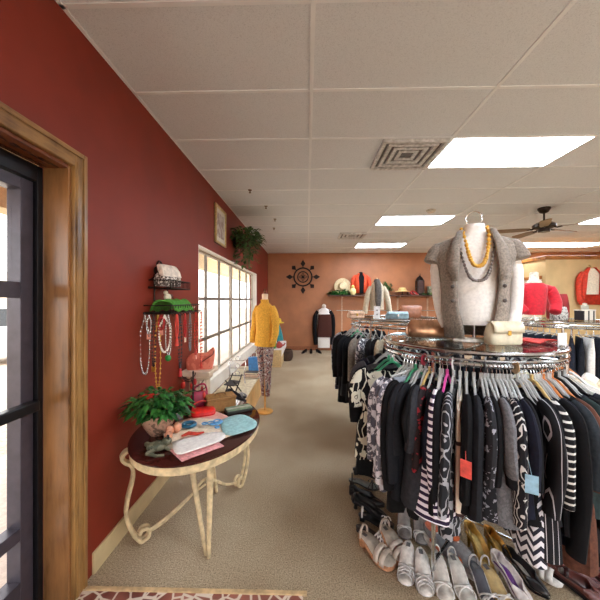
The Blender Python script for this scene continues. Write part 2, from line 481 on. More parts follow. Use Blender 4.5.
# ------------------------------------------------------------------ outdoors, seen through the door and the window
def gravel():
    m, nt, b = base('gravel')
    n = noise_tex(nt, coords(nt), 30, 6, .7)
    nt.links.new(ramp(nt, n, [(.3, (150, 134, 118)), (.7, (220, 206, 190))]), b.inputs['Base Color']); b.inputs['Roughness'].default_value = .9
    return m
struct(MB().b2(-60, XL - WT, -30, 60, -.4, -.12).b2(XL - WT, 40, -30, Y0 - WT, -.4, -.12).build('ground_outside', gravel(), smooth=False))
struct(MB().b2(-3.0, XL - WT, Y0, 16, -.12, -.02).build('walkway', plain((205, 198, 188), .9, 0, .06), smooth=False))
struct(MB().b2(-3.3, XL - WT, Y0, 16, 3.0, 3.12).b2(-3.3, -3.05, Y0, 16, 2.45, 3.0).build('porch_canopy', plain((216, 200, 164), .8, 0, .04), smooth=False))
struct(MB().b2(-30, -29, -20, 50, -.12, 4.2).b2(-29, -28.9, 6, 12, 1, 2.6).build('building_outside', plain((222, 208, 186), .9, 0, .04), smooth=False))
def car(label, loc, rz, col):
    t = thing('parked_car', label, 'car', loc, rz)
    secs = [(-2.1, .55, .62), (-2.0, .35, .86), (-1.1, .3, .95), (-.5, .3, .97), (.9, .3, 1.0), (1.9, .33, .93), (2.15, .5, .7)]
    b = MB(); b.rings([[(x, -.8, z0), (x, .8, z0), (x, .86, (z0 + z1) / 2), (x, .76, z1), (x, -.76, z1), (x, -.86, (z0 + z1) / 2)] for x, z0, z1 in secs])
    b.build('body', col, t, True, .04)
    c = MB(); c.rings([[(-.85, -.74, .93), (1.5, -.74, .93), (1.5, .74, .93), (-.85, .74, .93)], [(-.25, -.6, 1.42), (1.0, -.6, 1.42), (1.0, .6, 1.42), (-.25, .6, 1.42)]])
    c.build('cabin_glass', plain((30, 34, 40), .1), t, True, .03)
    MB().b2(-.2, .98, -.58, .58, 1.41, 1.45).build('roof', col, t, False, .02)
    for sx in (-1.35, 1.35):
        for sy in (-.78, .78):
            MB(Matrix.Translation((sx, sy, .32)) @ Matrix.Rotation(pi / 2, 4, 'X')).lathe([(.001, -.1), (.3, -.1), (.32, -.06), (.32, .06), (.3, .1), (.001, .1)], 20).build('wheel', plain((24, 24, 26), .7), t)
car('white car parked outside beyond the glass door', (-8.2, 7.6, -.12), R(48), plain((225, 222, 222), .25, .1, .02, 5, 0, 'car_paint'))

# ------------------------------------------------------------------ ceiling lights, vents, fan
LAMP = emis((232, 242, 255), 10.0)
def troffer(label, x0, y0, group=None):
    t = thing('ceiling_light', label, 'ceiling light', (x0 + .61, y0 + .305, ZC), 0, group)
    f = MB(); f.b2(-.61, .61, -.303, -.288, -.012, -.001); f.b2(-.61, .61, .288, .303, -.012, -.001); f.b2(-.61, -.597, -.288, .288, -.012, -.001); f.b2(.597, .61, -.288, .288, -.012, -.001)
    f.build('frame', WHITEP, t, False)
    MB().b2(-.597, .597, -.288, .288, -.008, -.002).build('diffuser', LAMP, t, False)
LIGHTS = [(1.275, 2.63, 'large glowing ceiling light panel beside the square air vent'),
          (1.275, 5.08, 'middle glowing ceiling light panel, second along the row from the camera'),
          (1.275, 7.52, 'farthest small glowing ceiling light panel near the back wall'),
          (4.985, 5.08, 'ceiling light panel partly cut off at right, beyond the fan'),
          (4.985, 7.52, 'long glowing ceiling light at right rear above the beige partition, left panel'),
          (6.21, 7.52, 'long glowing ceiling light at right rear above the beige partition, right panel')]
for x0, y0, lb in LIGHTS: troffer(lb, x0, y0)
for x0 in (1.275, 4.985):
    for y0 in (-2.24, .20): troffer('glowing ceiling light panel over the front of the shop', x0, y0, 'front ceiling lights')
troffer('glowing ceiling light panel over the front right of the shop', 4.985, 2.64, 'front ceiling lights')

def vent(label, cx, cy, s, rings):
    t = thing('air_vent', label, 'air vent', (cx, cy, ZC))
    MB().b2(-s, s, -s, s, -.004, -.001).build('backing', plain((112, 112, 112), .7), t, False)
    k = MB()
    for i in range(rings):
        a = s * (1 - i / (rings + .4)); z = -.012 - .012 * (i % 2)
        q = s / (rings + .4) * .52
        for (u0, u1, v0, v1) in ((-a, a, -a, -a + q), (-a, a, a - q, a), (-a, -a + q, -a + q, a - q), (a - q, a, -a + q, a - q)):
            k.b2(u0, u1, v0, v1, -.03 + .018 * (i / rings), -.004)
    k.build('louvre', plain((206, 208, 208), .4, .1), t, False, .002)
vent('large square louvred air vent beside the near ceiling light', .965, 2.945, .29, 4)
vent('small far air vent in ceiling near the back wall', .98, 6.62, .28, 3)
def hook(label, p, r=.02):
    o = MB().lathe([(r * 1.6, 0), (r * 1.5, -.006), (r * .5, -.012), (r * .4, -.03), (r * .9, -.034), (r * .8, -.04), (.001, -.042)], 12).build('sprinkler_head', plain((120, 104, 86), .4, .6), None, loc=(p.x, p.y, ZC + .001))
    tag(o, label, 'sprinkler')
def Cc(px, py): # point on the ceiling
    return F(px, py, ZC)
hook('small ceiling fixture nearest the camera above the red wall', Cc(250, 190), .018)
hook('small ceiling fixture, second of those beside the hanging plant', Cc(266, 206), .018)
hook('small ceiling fixture, third of those above the window', Cc(275, 219), .018)
hook('small ceiling fixture, farthest of those over the window', Cc(274, 228), .018)
p = Cc(431, 210)
tag(MB().lathe([(.07, 0), (.07, -.02), (.05, -.04), (.001, -.042)], 20).build('smoke_detector', plain((200, 190, 176), .5), None, loc=(p.x, p.y, ZC)), 'round pale smoke detector between the two far ceiling lights', 'smoke detector')

fp = Cc(544, 208)
FAN = thing('ceiling_fan', 'dark bronze ceiling fan at upper right', 'ceiling fan', (fp.x, fp.y, ZC))
FM = plain((52, 42, 34), .35, .7, .15, 20, 0, 'bronze')
MB().lathe([(.085, 0), (.085, -.02), (.055, -.07), (.02, -.085), (.001, -.085)], 24).build('canopy', FM, FAN)
MB().tube([(0, 0, -.07), (0, 0, -.22)], .014).build('downrod', FM, FAN)
MB().lathe([(.02, -.21), (.1, -.225), (.15, -.26), (.15, -.295), (.11, -.32), (.08, -.33), (.075, -.37), (.001, -.375)], 28).build('motor', FM, FAN)
BL = wood((120, 92, 66), (78, 54, 34), 'X', 4, .3, 'fan_blade_wood')
for k in range(5):
    a = R(18 + 72 * k)
    br = MB(Matrix.Rotation(a, 4, 'Z')); br.tube([(.1, 0, -.30), (.16, 0, -.325), (.22, 0, -.322)], .012, 6)
    bo = br.build('blade_arm', FM, FAN)
    bl = MB(Matrix.Rotation(a, 4, 'Z') @ Matrix.Translation((0, 0, -.322)) @ Matrix.Rotation(R(11), 4, 'X'))
    out = [(.19, -.045), (.3, -.062), (.62, -.07), (.66, -.05), (.67, 0), (.66, .05), (.62, .07), (.3, .062), (.19, .045)]
    bl.rings([[(x, y, -.004) for x, y in out], [(x, y, .004) for x, y in out]])
    bl.build('blade', BL, FAN, False)

# ================================================================== RED WALL DECOR
pa, pb = W(211, 206, 3.52), W(225, 240, 4.05)
yf0, yf1 = 3.80, 4.32
pf = thing('picture_frame', 'framed print in gold frame hanging high above the window', 'picture', (XL, (yf0 + yf1) / 2, 2.52))
h_, w_ = .25, .24
f = MB(); f.b2(.004, .03, -w_, w_, -h_, -h_ + .03); f.b2(.004, .03, -w_, w_, h_ - .03, h_); f.b2(.004, .03, -w_, -w_ + .03, -h_ + .03, h_ - .03); f.b2(.004, .03, w_ - .03, w_, -h_ + .03, h_ - .03)
f.build('frame', plain((196, 170, 116), .35, .4), pf, False, .004)
MB().b2(0, .004, -w_ - .008, w_ + .008, -h_ - .008, h_ + .008).build('backing', plain((38, 26, 22), .6), pf, False)
MB().b2(.004, .012, -w_ + .03, w_ - .03, -h_ + .03, h_ - .03).build('mat_board', plain((214, 206, 190), .7, 0, .03), pf, False)
MB().b2(.012, .015, -w_ + .09, w_ - .09, -h_ + .09, h_ - .09).build('print', mottled([(190, 178, 168), (160, 140, 134), (204, 196, 184)], 14, .6), pf, False)

def foliage(seed, n, rx, ry, rz, L, w, hang=0.0, droop=.35, bias=(0, 0, 0)):
    r = random.Random(seed); m = MB()
    for i in range(n):
        a = r.uniform(0, 2 * pi); u = r.random() ** .5; e = r.uniform(-.25, 1)
        p = Vector((rx * u * cos(a), ry * u * sin(a), rz * e * (1.15 - u * .6)))
        if hang and r.random() < .4:
            p.z -= r.random() ** 1.3 * hang; p.x *= .75; p.y *= .6
        d = Vector((cos(a) + r.uniform(-.6, .6) + bias[0], sin(a) + r.uniform(-.6, .6) + bias[1], r.uniform(-.3, .7) + bias[2]))
        m.leaf(p, d, L * r.uniform(.6, 1.2), w * r.uniform(.7, 1.2), droop=droop)
    return m
LEAF = mottled([(44, 72, 36), (74, 108, 54), (122, 150, 92)], 9, .5)
LEAF2 = mottled([(28, 74, 30), (52, 112, 46), (96, 150, 74)], 14, .45)
hp = thing('hanging_plant', 'trailing green plant hung high on the wall above the window', 'plant', (XL, 4.85, 2.36))
MB().lathe([(.001, -.05), (.1, -.05), (.13, .1), (.12, .1), (.09, -.03), (.001, -.03)], 16, (.15, 0, .05)).build('basket', plain((70, 50, 34), .8), hp)
MB().b2(.0, .05, -.02, .02, .02, .1).build('bracket', IRON, hp, False)
fm = MB(Matrix.Translation((.17, 0, .12)))
o = foliage(3, 620, .24, .36, .22, .13, .022, .42)
o.v = [v + Vector((.19, 0, .12)) for v in o.v]
o.v = [Vector((max(v.x, .01), v.y, min(v.z, .5))) for v in o.v]
o.build('foliage', LEAF, hp, False)
vm = MB(); r_ = random.Random(4)
for i in range(14):
    a = r_.uniform(-1, 1); vm.tube([(.15, a * .1, .1), (.22, a * .3, .15), (.2, a * .25 + .1, -.1 - r_.random() * .25)], .004, 5)
vm.build('stem', plain((70, 86, 44), .7), hp)

# wall-mounted wire shelf with jewellery
sh = thing('wire_wall_shelf', 'two-tier dark wire shelf on red wall holding jewellery', 'shelf', (XL, 2.42, 1.42))
f = MB()
for z, d, y0, y1 in ((.19, .17, -.20, .17), (0, .2, -.27, .36)):
    f.b2(.0, .008, y0, y1, z, z + .012)
    for q in (z, z + .06): f.tube([(.005, y0, q), (d, y0, q), (d, y1, q), (.005, y1, q)], .005, 6)
    for i in range(9): yy = y0 + (y1 - y0) * (i + .5) / 9; f.tube([(.004, yy, z), (d, yy, z)], .003, 5)
    for i in range(15): yy = y0 + (y1 - y0) * i / 14; f.tube([(d, yy, z), (d, yy, z + .06)], .0025, 5)
for yy in (-.12, .1): f.tube([(.006, yy, -.03), (.006, yy, .3)], .005, 6)
f.build('wire_frame', IRON, sh)
f = MB()
for s in (-1, 1): f.tube([(.008, s * .0, .30), (.008, s * .05 - .02, .33), (.008, s * .07 - .02, .29), (.008, s * .03 - .02, .25), (.008, s * .1 - .02, .235)], .006, 6)
f.torus((.012, -.05, .37), .04, .007, 20, 6, 'X')
f.torus((.012, -.10, .33), .026, .006, 20, 6, 'X'); f.torus((.012, .0, .33), .026, .006, 20, 6, 'X'); f.tube([(.012, -.2, .25), (.012, -.1, .29), (.012, -.05, .33), (.012, .0, .29), (.012, .1, .25)], .006, 6)
f.build('scroll_crest', IRON, sh)
f = MB()
for i in range(7): xx = .02 + .18 * i / 6; f.tube([(xx, -.272, .002), (xx, -.287, -.02), (xx, -.294, -.005)], .003, 5)
for i in range(13): yy = -.25 + .6 * i / 12; f.tube([(.2, yy, .002), (.215, yy, -.02), (.222, yy, -.005)], .003, 5)
f.build('hook_rail', IRON, sh)
def at_sh(x, y, z): return (XL + x, 2.42 + y, 1.42 + z)
t = thing('small_purse', 'small white patterned purse on the upper wire shelf', 'purse', at_sh(.09, -.07, .2065), R(-12))
MB().loft([(0, 0, 0, .05, .11), (.04, 0, 0, .06, .12), (.08, 0, 0, .052, .115), (.10, 0, 0, .03, .105)], 20, .5).build('body', mottled([(226, 218, 204), (96, 84, 76), (232, 224, 212), (130, 116, 104)], 40), t)
MB().loft([(.075, .03, 0, .025, .115), (.12, .012, 0, .035, .11), (.16, -.01, 0, .03, .1), (.17, -.012, 0, .015, .09)], 16, .5).build('flap', plain((226, 214, 198), .6), t)
t = thing('bird_figurine', 'small cream bird ornament between the two wire shelves', 'figurine', at_sh(.1, -.1, .084))
t.scale = (.85, .85, .85)
MB().ell((0, 0, .045), .03, .045, .035).build('body', CREAM, t)
MB().ell((0, -.035, .085), .02, .022, .02).build('head', CREAM, t)
MB().tube([(0, .03, .05), (0, .08, .06), (0, .13, .03)], [.02, .016, .004], 8).build('tail', plain((90, 40, 30), .6), t)
m = MB()
rows = []
for i in range(9):
    v = i / 8
    rows.append([(.015 + .19 * v, -.2 + .36 * k / 12, .085 * sin(pi * v) ** .5 + .01 + .008 * sin(k * 1.3 + i)) for k in range(13)])
m.sheet(rows)
tag(m.build('folded_scarf', cloth((84, 148, 62)), None, solid=.01, loc=at_sh(0, 0, .006)), 'bright green folded scarf lying on the lower wire shelf', 'scarf')
t = thing('trinket_dish', 'small pale trinket dish at the far end of lower wire shelf', 'dish', at_sh(.11, .25, .0105))
MB().lathe([(.001, 0), (.05, 0), (.075, .03), (.07, .03), (.045, .008), (.001, .008)], 20).build('dish', plain((210, 196, 176), .4), t)
MB().ell((.01, .01, .022), .03, .04, .016).ell((-.02, -.02, .02), .02, .02, .014).build('trinket', plain((150, 110, 90), .4), t)

def necklace(label, yy, L, wd, mat, pend=None, pmat=None, beads=True, psz=.02):
    t = thing('necklace', label, 'necklace', at_sh(.226, yy, -.012) if not isinstance(yy, str) else at_sh(float(yy), -.298, -.012), 0 if not isinstance(yy, str) else -pi / 2)
    n = 40; m = MB(); pts = []
    for i in range(n):
        a = 2 * pi * i / n
        zz = -L / 2 + L / 2 * cos(a); k = min(1, (-zz) / (L * .3) + .1)
        pts.append((.004 + .012 * sin(a) * 0, wd * sin(a) * k, zz))
    m.tube(pts, .0022, 5, closed=True)
    for i in range(0, n, 1): m.ell(pts[i], .008, .008, .008, 8, 6)
    m.build('bead_strand', mat, t)
    if pend:
        b = MB()
        if pend == 'card': b.box((.006, 0, -L - psz * .9), (.004, psz * 1.3, psz * 1.8))
        elif pend == 'tassel': b.lathe([(.003, 0), (psz * .4, -.01), (psz * .7, -psz * 3), (.002, -psz * 3.1)], 10, (.004, 0, -L))
        else: b.ell((.006, 0, -L - psz), psz * .6, psz, psz * 1.1, 10, 8)
        b.build('pendant', pmat, t)
    return t
SILV = plain((206, 200, 196), .25, .8, .05, 20, 0, 'silver')
CORAL = plain((206, 62, 48), .4); PINK = plain((226, 150, 128), .5); BEADRED = plain((176, 30, 30), .35)
NK = [
 ('long silver bead necklace at the near end of the wire shelf', '.03', .42, .035, SILV, None, None),
 ('short necklace with square pink pendant, second on the wire shelf', '.06', .13, .016, SILV, 'card', PINK),
 ('dark bead necklace with gold square pendant low on red wall', '.095', .36, .012, plain((60, 40, 34), .5), 'card', GOLD),
 ('thin long gold chain with a pale card pendant at the bottom', '.125', .52, .02, GOLD, 'card', CREAM),
 ('red bead necklace with pale pink tag under green scarf', '.15', .1, .02, BEADRED, 'card', PINK),
 ('white pearl necklace loop below the green scarf', '.175', .26, .04, plain((232, 224, 214), .3), None, None),
 ('silver chain with green leaf-shaped pendant', '.20', .28, .02, SILV, 'drop', plain((40, 140, 60), .4)),
 ('coral red necklace with drop, right of the green pendant', -.23, .16, .02, CORAL, 'tassel', CORAL),
 ('dark grey bead necklace hanging long with red tassel', -.17, .40, .025, plain((54, 50, 54), .4), 'tassel', BEADRED),
 ('short necklace with cream card pendant near the window', -.08, .18, .016, BEADRED, 'card', CREAM),
 ('grey glass bead strand hanging beside the window', .02, .30, .02, plain((120, 116, 116), .3), None, None),
 ('coral bead strand at the window end of wire shelf', .15, .36, .03, CORAL, 'card', PINK),
 ('long coral strand, last on the wire shelf', .28, .44, .02, plain((214, 96, 76), .4), 'tassel', CORAL)]
for a in NK: necklace(*a, psz=.022)

# back wall sunburst
sc = W(303, 277, Y1)
sb = thing('wall_sunburst', 'round dark iron sunburst ornament on terracotta wall', 'wall ornament', (sc.x, Y1, sc.z))
f = MB(); f.torus((0, -.03, 0), .27, .022, 40, 8, 'Y'); f.torus((0, -.03, 0), .16, .016, 32, 8, 'Y')
f.build('ring', IRON, sb)
for k in range(8):
    a = k * pi / 4; rr = .52 if k % 2 == 0 else .47
    M = Matrix.Rotation(-a, 4, 'Y')
    d = MB(M)
    d.tube([(.27, -.03, 0), (.36, -.03, .0)], .014, 6)
    d.rings([[(.30, -.04, 0), (.40, -.04, .075), (rr, -.045, 0), (.40, -.04, -.075)], [(.30, -.015, 0), (.40, -.015, .075), (rr, -.015, 0), (.40, -.015, -.075)]])
    d.build('ray', IRON, sb, False)
f = MB()
for k in range(4):
    M = Matrix.Rotation(k * pi / 2, 4, 'Y'); f.M = M
    f.tube([(0, -.03, 0), (.06, -.03, .035), (.13, -.03, 0), (.06, -.03, -.035), (0, -.03, 0)], .012, 6)
f.M = Matrix.Identity(4); f.ell((0, -.035, 0), .035, .02, .035)
f.build('rosette', IRON, sb)

# ================================================================== SIDE TABLE
TZ = .665
tc = Vector((-.735, 2.06, 0)); TA, TBy = .40, .535
tb = thing('side_table', 'oval side table with dark glass top and cream scrolled legs', 'table', tc)
n = 56
def oval(a, b, z): return [(a * cos(2 * pi * k / n), b * sin(2 * pi * k / n), z) for k in range(n)]
MB().rings([oval(TA - .006, TBy - .006, TZ - .014), oval(TA, TBy, TZ - .010), oval(TA, TBy, TZ - .004), oval(TA - .006, TBy - .006, TZ)]).build('tabletop', plain((58, 24, 20), .06, 0, .1, 6, 0, 'dark_glass', 0, .6), tb)
MB().rings([oval(TA - .012, TBy - .012, TZ - .06), oval(TA - .008, TBy - .008, TZ - .056), oval(TA - .008, TBy - .008, TZ - .015), oval(TA - .02, TBy - .02, TZ - .0145)]).build('apron', CREAMPAINT, tb)
near = Vector((-.335, -.24)); far = Vector((.215, .40))
def spl(pts, k=6):
    pts = [Vector(p) for p in pts]; out = []
    for i in range(len(pts) - 1):
        p0, p1, p2, p3 = pts[max(i - 1, 0)], pts[i], pts[i + 1], pts[min(i + 2, len(pts) - 1)]
        for j in range(k):
            t = j / k
            out.append(0.5 * ((2 * p1) + (-p0 + p2) * t + (2 * p0 - 5 * p1 + 4 * p2 - p3) * t * t + (-p0 + 3 * p1 - 3 * p2 + p3) * t ** 3))
    out.append(pts[-1]); return out
for e, hub, nm in ((near, near, 'scroll_leg'), (far, far, 'scroll_leg')):
    d = Vector((e.x, e.y, 0)).normalized()
    def P(u, z): return Vector((e.x, e.y, 0)) + d * u + Vector((0, 0, z))
    s = Vector((-d.y, d.x, 0)) * .018
    for q, o_ in enumerate((s, -s)):
        m = MB()
        # volute at the top, bow outwards, volute at the floor
        top = [P(.02 + .035 * cos(a), .565 + .035 * sin(a)) for a in (R(300), R(220), R(140), R(60), R(-20), R(-90))]
        top = [P(-.01, .56), P(.0, .595), P(.035, .60), P(.06, .57), P(.04, .535)]
        mid = [P(.01, .51), P(-.0, .44), P(.03, .30), P(.035, .20), P(.0, .09)]
        bot = [P(-.03, .04), P(-.05, .022), P(-.085, .04), P(-.085, .085), P(-.05, .095), P(-.035, .07)]
        m.tube([p + o_ * (1.0 if q == 0 else 1.0) for p in spl(top + mid + bot)], .0115, 8)
        m.build(nm, CREAMPAINT, tb)
for (x0, y0, x1, y1) in ((.165, -.30, .155, -.305), (-.05, -.10, .135, -.29), (-.02, .20, .02, .30)):
    m = MB(); m.tube([(x0, y0, TZ - .055), (x0 * .7 + x1 * .3, y0 * .7 + y1 * .3, .4), (x1, y1, .002)], [.021, .019, .011], 10)
    m.build('leg', CREAMPAINT, tb)
m = MB()
a0 = Vector((near.x * .8, near.y * .8, .055)); a1 = Vector((far.x * .85, far.y * .85, .055))
m.tube(spl([a0, (-.18, -.13, .09), (-.07, -.03, .17), (.0, .06, .24), (.06, .12, .20), (.12, .22, .11), a1]), .010, 8)
m.tube(spl([a0 + Vector((.02, -.02, .03)), (-.16, -.15, .13), (-.05, -.05, .20), (.02, .04, .22)]), .008, 8)
m.build('stretcher', CREAMPAINT, tb)

def T(px, py, dz=0.0):   # a point on the table top under that place in the photograph
    p = F(px, py, TZ + dz); return p
# fern in a shell-stone planter
p = T(158, 434)
pl = thing('potted_fern', 'leafy green plant with red bloom in stone shell planter', 'plant', (p.x, p.y, TZ))
MB().lathe([(.001, 0), (.045, 0), (.06, .02), (.085, .06), (.105, .11), (.11, .135), (.1, .135), (.07, .08), (.001, .06)], 18, sx=1.05, sy=.9).build('planter', mottled([(150, 122, 100), (190, 150, 128), (120, 96, 80), (206, 170, 150)], 18, .7), pl)
o = foliage(11, 330, .15, .14, .12, .095, .017, .0, .35); o.v = [v + Vector((.01, 0, .16)) for v in o.v]
o.v = [Vector((v.x, v.y, max(v.z, .125))) for v in o.v]
o.build('foliage', LEAF2, pl, False)
m = MB(); r_ = random.Random(5)
for i in range(26):
    a = r_.uniform(0, 2 * pi); q = r_.uniform(.1, .2); m.tube([(0, 0, .11), (q * .6 * cos(a), q * .6 * sin(a), .24), (q * cos(a), q * sin(a), .19)], .003, 5)
m.build('stem', plain((60, 96, 44), .6), pl)
m = MB()
for dx, dy, dz in ((-.03, -.06, .25), (-.05, -.05, .26), (-.01, -.05, .265)): 
    for k in range(6): m.leaf((dx, dy, dz), (cos(k), sin(k), .3), .035, .012)
m.build('flower', plain((200, 34, 34), .5), pl, False)
m = MB()
for dx, dy in ((.1, -.05), (.12, .0), (.14, -.03), (.11, -.09)): m.ell((dx, dy, .03 + .05 * rng.random()), .026, .024, .03, 8, 6)
m.build('shell', plain((214, 150, 118), .5), pl)
# grey frog-like leaves ornament
p = T(157, 451)
t = thing('frog_ornament', 'mottled grey green frog ornament on the near table end', 'ornament', (p.x, p.y, TZ), R(30))
GF = mottled([(74, 76, 60), (110, 108, 88), (60, 52, 44)], 30, .5)
m = MB(); m.ell((0, 0, .028), .055, .04, .028); m.ell((.05, 0, .045), .028, .03, .022)
for s in (-1, 1): m.tube([(-.02, s * .03, .02), (-.05, s * .06, .025), (-.01, s * .07, .006), (.03, s * .08, .006)], [.015, .014, .008, .006], 8); m.tube([(.04, s * .02, .02), (.07, s * .045, .005)], [.01, .006], 8)
m.build('body', GF, t)
MB().ell((.058, .016, .066), .008, .008, .008, 8, 6).ell((.058, -.016, .066), .008, .008, .008, 8, 6).build('eye', plain((20, 20, 18), .2), t)

def flat_cloth(name, label, cat, pxs, mat, z=0.0, rip=.004, seed=0, solid=.004):
    """a cloth lying flat on the table: outline given by places in the photograph"""
    pts = [T(x, y) for x, y in pxs]
    c = sum(pts, Vector()) / len(pts)
    N = len(pts); m = MB(); rows = []
    out = [a_.lerp(b_, q_ / 4) for a_, b_ in zip(pts, pts[1:] + pts[:1]) for q_ in range(4)] if name == 'pink_placemat' else spl(pts + [pts[0]], 4)[:-1]
    rings = []
    for k in (1.0, .75, .5, .25, .03):
        ring = []
        for i, p in enumerate(out):
            q = c + (p - c) * k
            h = rip * (1 + mnoise.noise(Vector((q.x * 14 + seed, q.y * 14, seed)))) 
            ring.append((q.x - c.x, q.y - c.y, .003 + h))
        rings.append(ring)
    nn = len(out); vs = [p for r in rings for p in r]
    fs = [(i * nn + j, i * nn + (j + 1) % nn, (i + 1) * nn + (j + 1) % nn, (i + 1) * nn + j) for i in range(len(rings) - 1) for j in range(nn)]
    fs.append(tuple((len(rings) - 1) * nn + j for j in range(nn)))
    m.add(vs, fs)
    return tag(m.build(name, mat, None, True, solid=solid, loc=(c.x, c.y, TZ + z)), label, cat)
flat_cloth('pink_placemat', 'dusty pink folded napkin at the near table edge', 'napkin', [(159, 442), (182, 463), (224, 447), (200, 431)], cloth((214, 150, 150)), .0)
flat_cloth('table_runner', 'cream embroidered runner across the middle of the table', 'table runner', [(163, 433), (174, 452), (232, 437), (226, 424), (190, 420)], cloth((238, 220, 194), .06), .006)
flat_cloth('lace_blouse', 'light aqua folded blouse lying at the far table end', 'blouse', [(220, 423), (226, 438), (252, 432), (256, 424), (240, 417)], cloth((160, 204, 206), .08), .012)
flat_cloth('baby_shirt', 'small white garment with red trim lying on table front', 'shirt', [(172, 446), (177, 458), (200, 452), (224, 442), (220, 435), (190, 440)], WHITE, .014)
flat_cloth('pale_card', 'pale pink sheet under the red clutch', 'card', [(188, 417), (212, 427), (230, 419), (208, 411)], cloth((232, 180, 166), .05), .0)
p = T(189, 426, .02)
o = MB().torus((0, 0, .014), .038, .012, 32, 10).build('bracelet', plain((34, 96, 124), .35), None, loc=(p.x, p.y, TZ + .016)); tag(o, 'round teal blue bangle on the cream runner', 'bracelet')
m = MB(); r_ = random.Random(2)
for i in range(10):
    a = r_.uniform(0, 6.28); cx, cy = r_.uniform(-.05, .05), r_.uniform(-.04, .04)
    m.torus((cx, cy, .008 + .002 * i), r_.uniform(.012, .026), .004, 14, 6)
p = T(212, 428)
tag(m.build('lace_necklace', plain((96, 160, 206), .4), None, loc=(p.x, p.y, TZ + .014)), 'light blue lace necklace looped between bangle and aqua blouse', 'necklace')
m = MB(); m.tube([(-.06, 0, .01), (-.02, .01, .018), (.03, .0, .012), (.07, .015, .01)], [.006, .012, .01, .005], 8)
p = T(192, 440); tag(m.build('red_ribbon', cloth((176, 62, 48)), None, loc=(p.x, p.y, TZ + .022), rz=R(20)), 'rust red ribbon strip on the white garment', 'ribbon')
# red clutch
p = T(203, 416)
t = thing('red_clutch', 'bright red clutch purse on table beside wicker box', 'purse', (p.x, p.y, TZ + .012), R(25))
REDL = plain((204, 26, 26), .35)
MB().loft([(0, 0, 0, .085, .05), (.012, 0, 0, .09, .054), (.03, 0, .004, .085, .05), (.045, 0, .012, .06, .03)], 24, .55).build('body', REDL, t)
MB().loft([(.03, 0, -.01, .088, .045), (.042, 0, -.004, .08, .04), (.048, 0, 0, .05, .02)], 24, .55).build('flap', plain((222, 44, 38), .3), t)
MB().tube(spl([(-.07, .02, .03), (-.06, .06, .06), (0, .08, .075), (.06, .06, .06), (.07, .02, .03)]), .006, 6).build('strap', REDL, t)
# wicker box
p = T(222, 410)
def wicker():
    m, nt, b = base('wicker')
    v = coords(nt)
    br = nd(nt, 'ShaderNodeTexBrick'); br.inputs['Scale'].default_value = 55
    br.inputs['Color1'].default_value = lin((182, 136, 74)); br.inputs['Color2'].default_value = lin((156, 110, 56)); br.inputs['Mortar'].default_value = lin((92, 60, 28))
    br.inputs['Mortar Size'].default_value = .05
    mp = coords(nt, (1, 1, 1), (R(90), 0, 0)); nt.links.new(mp, br.inputs['Vector'])
    nt.links.new(br.outputs['Color'], b.inputs['Base Color']); b.inputs['Roughness'].default_value = .7
    bump(nt, b, br.outputs['Fac'], -.5, .006); return m
WICK = wicker()
t = thing('wicker_box', 'tan lidded wicker box at the back of the table', 'box', (p.x - .02, p.y + .02, TZ), R(28))
MB().box((0, 0, .045), (.22, .13, .09)).build('body', WICK, t, False, .008)
MB().box((0, 0, .1), (.228, .138, .02)).build('lid', WICK, t, False, .008)
MB().tube(spl([(-.04, 0, .11), (-.03, 0, .125), (.03, 0, .125), (.04, 0, .11)], 4), .005, 6).build('handle', plain((120, 84, 44), .6), t)
p = T(240, 411)
t = thing('eyeglass_tray', 'flat dark green striped jewellery tray at table far end', 'tray', (p.x - .01, p.y, TZ + .0), R(30))
MB().box((0, 0, .012), (.2, .1, .02)).build('tray', plain((40, 44, 38), .5), t, False, .004)
for i in range(3): MB().box((0, -.03 + .03 * i, .026), (.19, .018, .01)).build('card_strip', plain((126, 146, 118) if i != 1 else (186, 190, 170), .5), t, False)
p = T(206, 408)
t = thing('magenta_purse', 'magenta handbag standing behind the wicker box', 'purse', (p.x - .06, p.y + .0, TZ), R(20))
MAG = plain((172, 28, 74), .4)
MB().loft([(0, 0, 0, .075, .028), (.03, 0, 0, .08, .03), (.09, .005, 0, .07, .02), (.13, .015, 0, .052, .01)], 20, .6).build('body', MAG, t)
MB().tube(spl([(-.03, 0, .12), (-.02, 0, .17), (.045, 0, .185), (.065, 0, .12)]), .007, 6).build('handle', MAG, t)
# small jewellery tree with red ornaments
p = T(181, 412)
t = thing('jewelry_tree', 'dark iron jewellery tree on table hung with red earrings', 'jewelry stand', (-.88, 2.30, TZ))
m = MB(); m.lathe([(.001, 0), (.06, 0), (.06, .008), (.012, .02), (.007, .04), (.007, .3), (.001, .31)], 16)
m.build('stand', IRON, t)
for k in range(6):
    a = k * pi / 3; h = .16 + .025 * k
    m = MB(); m.tube(spl([(0, 0, h), (.04 * cos(a), .04 * sin(a), h - .01), (.09 * cos(a), .09 * sin(a), h + .015), (.1 * cos(a), .1 * sin(a), h + .03)], 4), .0035, 6)
    br = m.build('branch', IRON, t)
    m = MB(); q = (.085 * cos(a), .085 * sin(a), h + .008); m.tube([q, (q[0], q[1], q[2] - .03)], .0015, 5); m.ell((q[0], q[1], q[2] - .05), .012, .012, .026, 10, 8)
    m.build('earring', BEADRED if k % 2 else CORAL, br)
t = thing('perfume_bottle', 'clear glass bottle behind the fern against red wall', 'bottle', (-.93, 2.16, TZ))
MB().lathe([(.001, 0), (.028, 0), (.03, .005), (.03, .1), (.012, .125), (.012, .15), (.001, .15)], 16).build('bottle', plastic_clear((200, 205, 205), .4), t)
MB().lathe([(.001, .15), (.015, .15), (.015, .18), (.001, .182)], 12).build('cap', SILV, t)

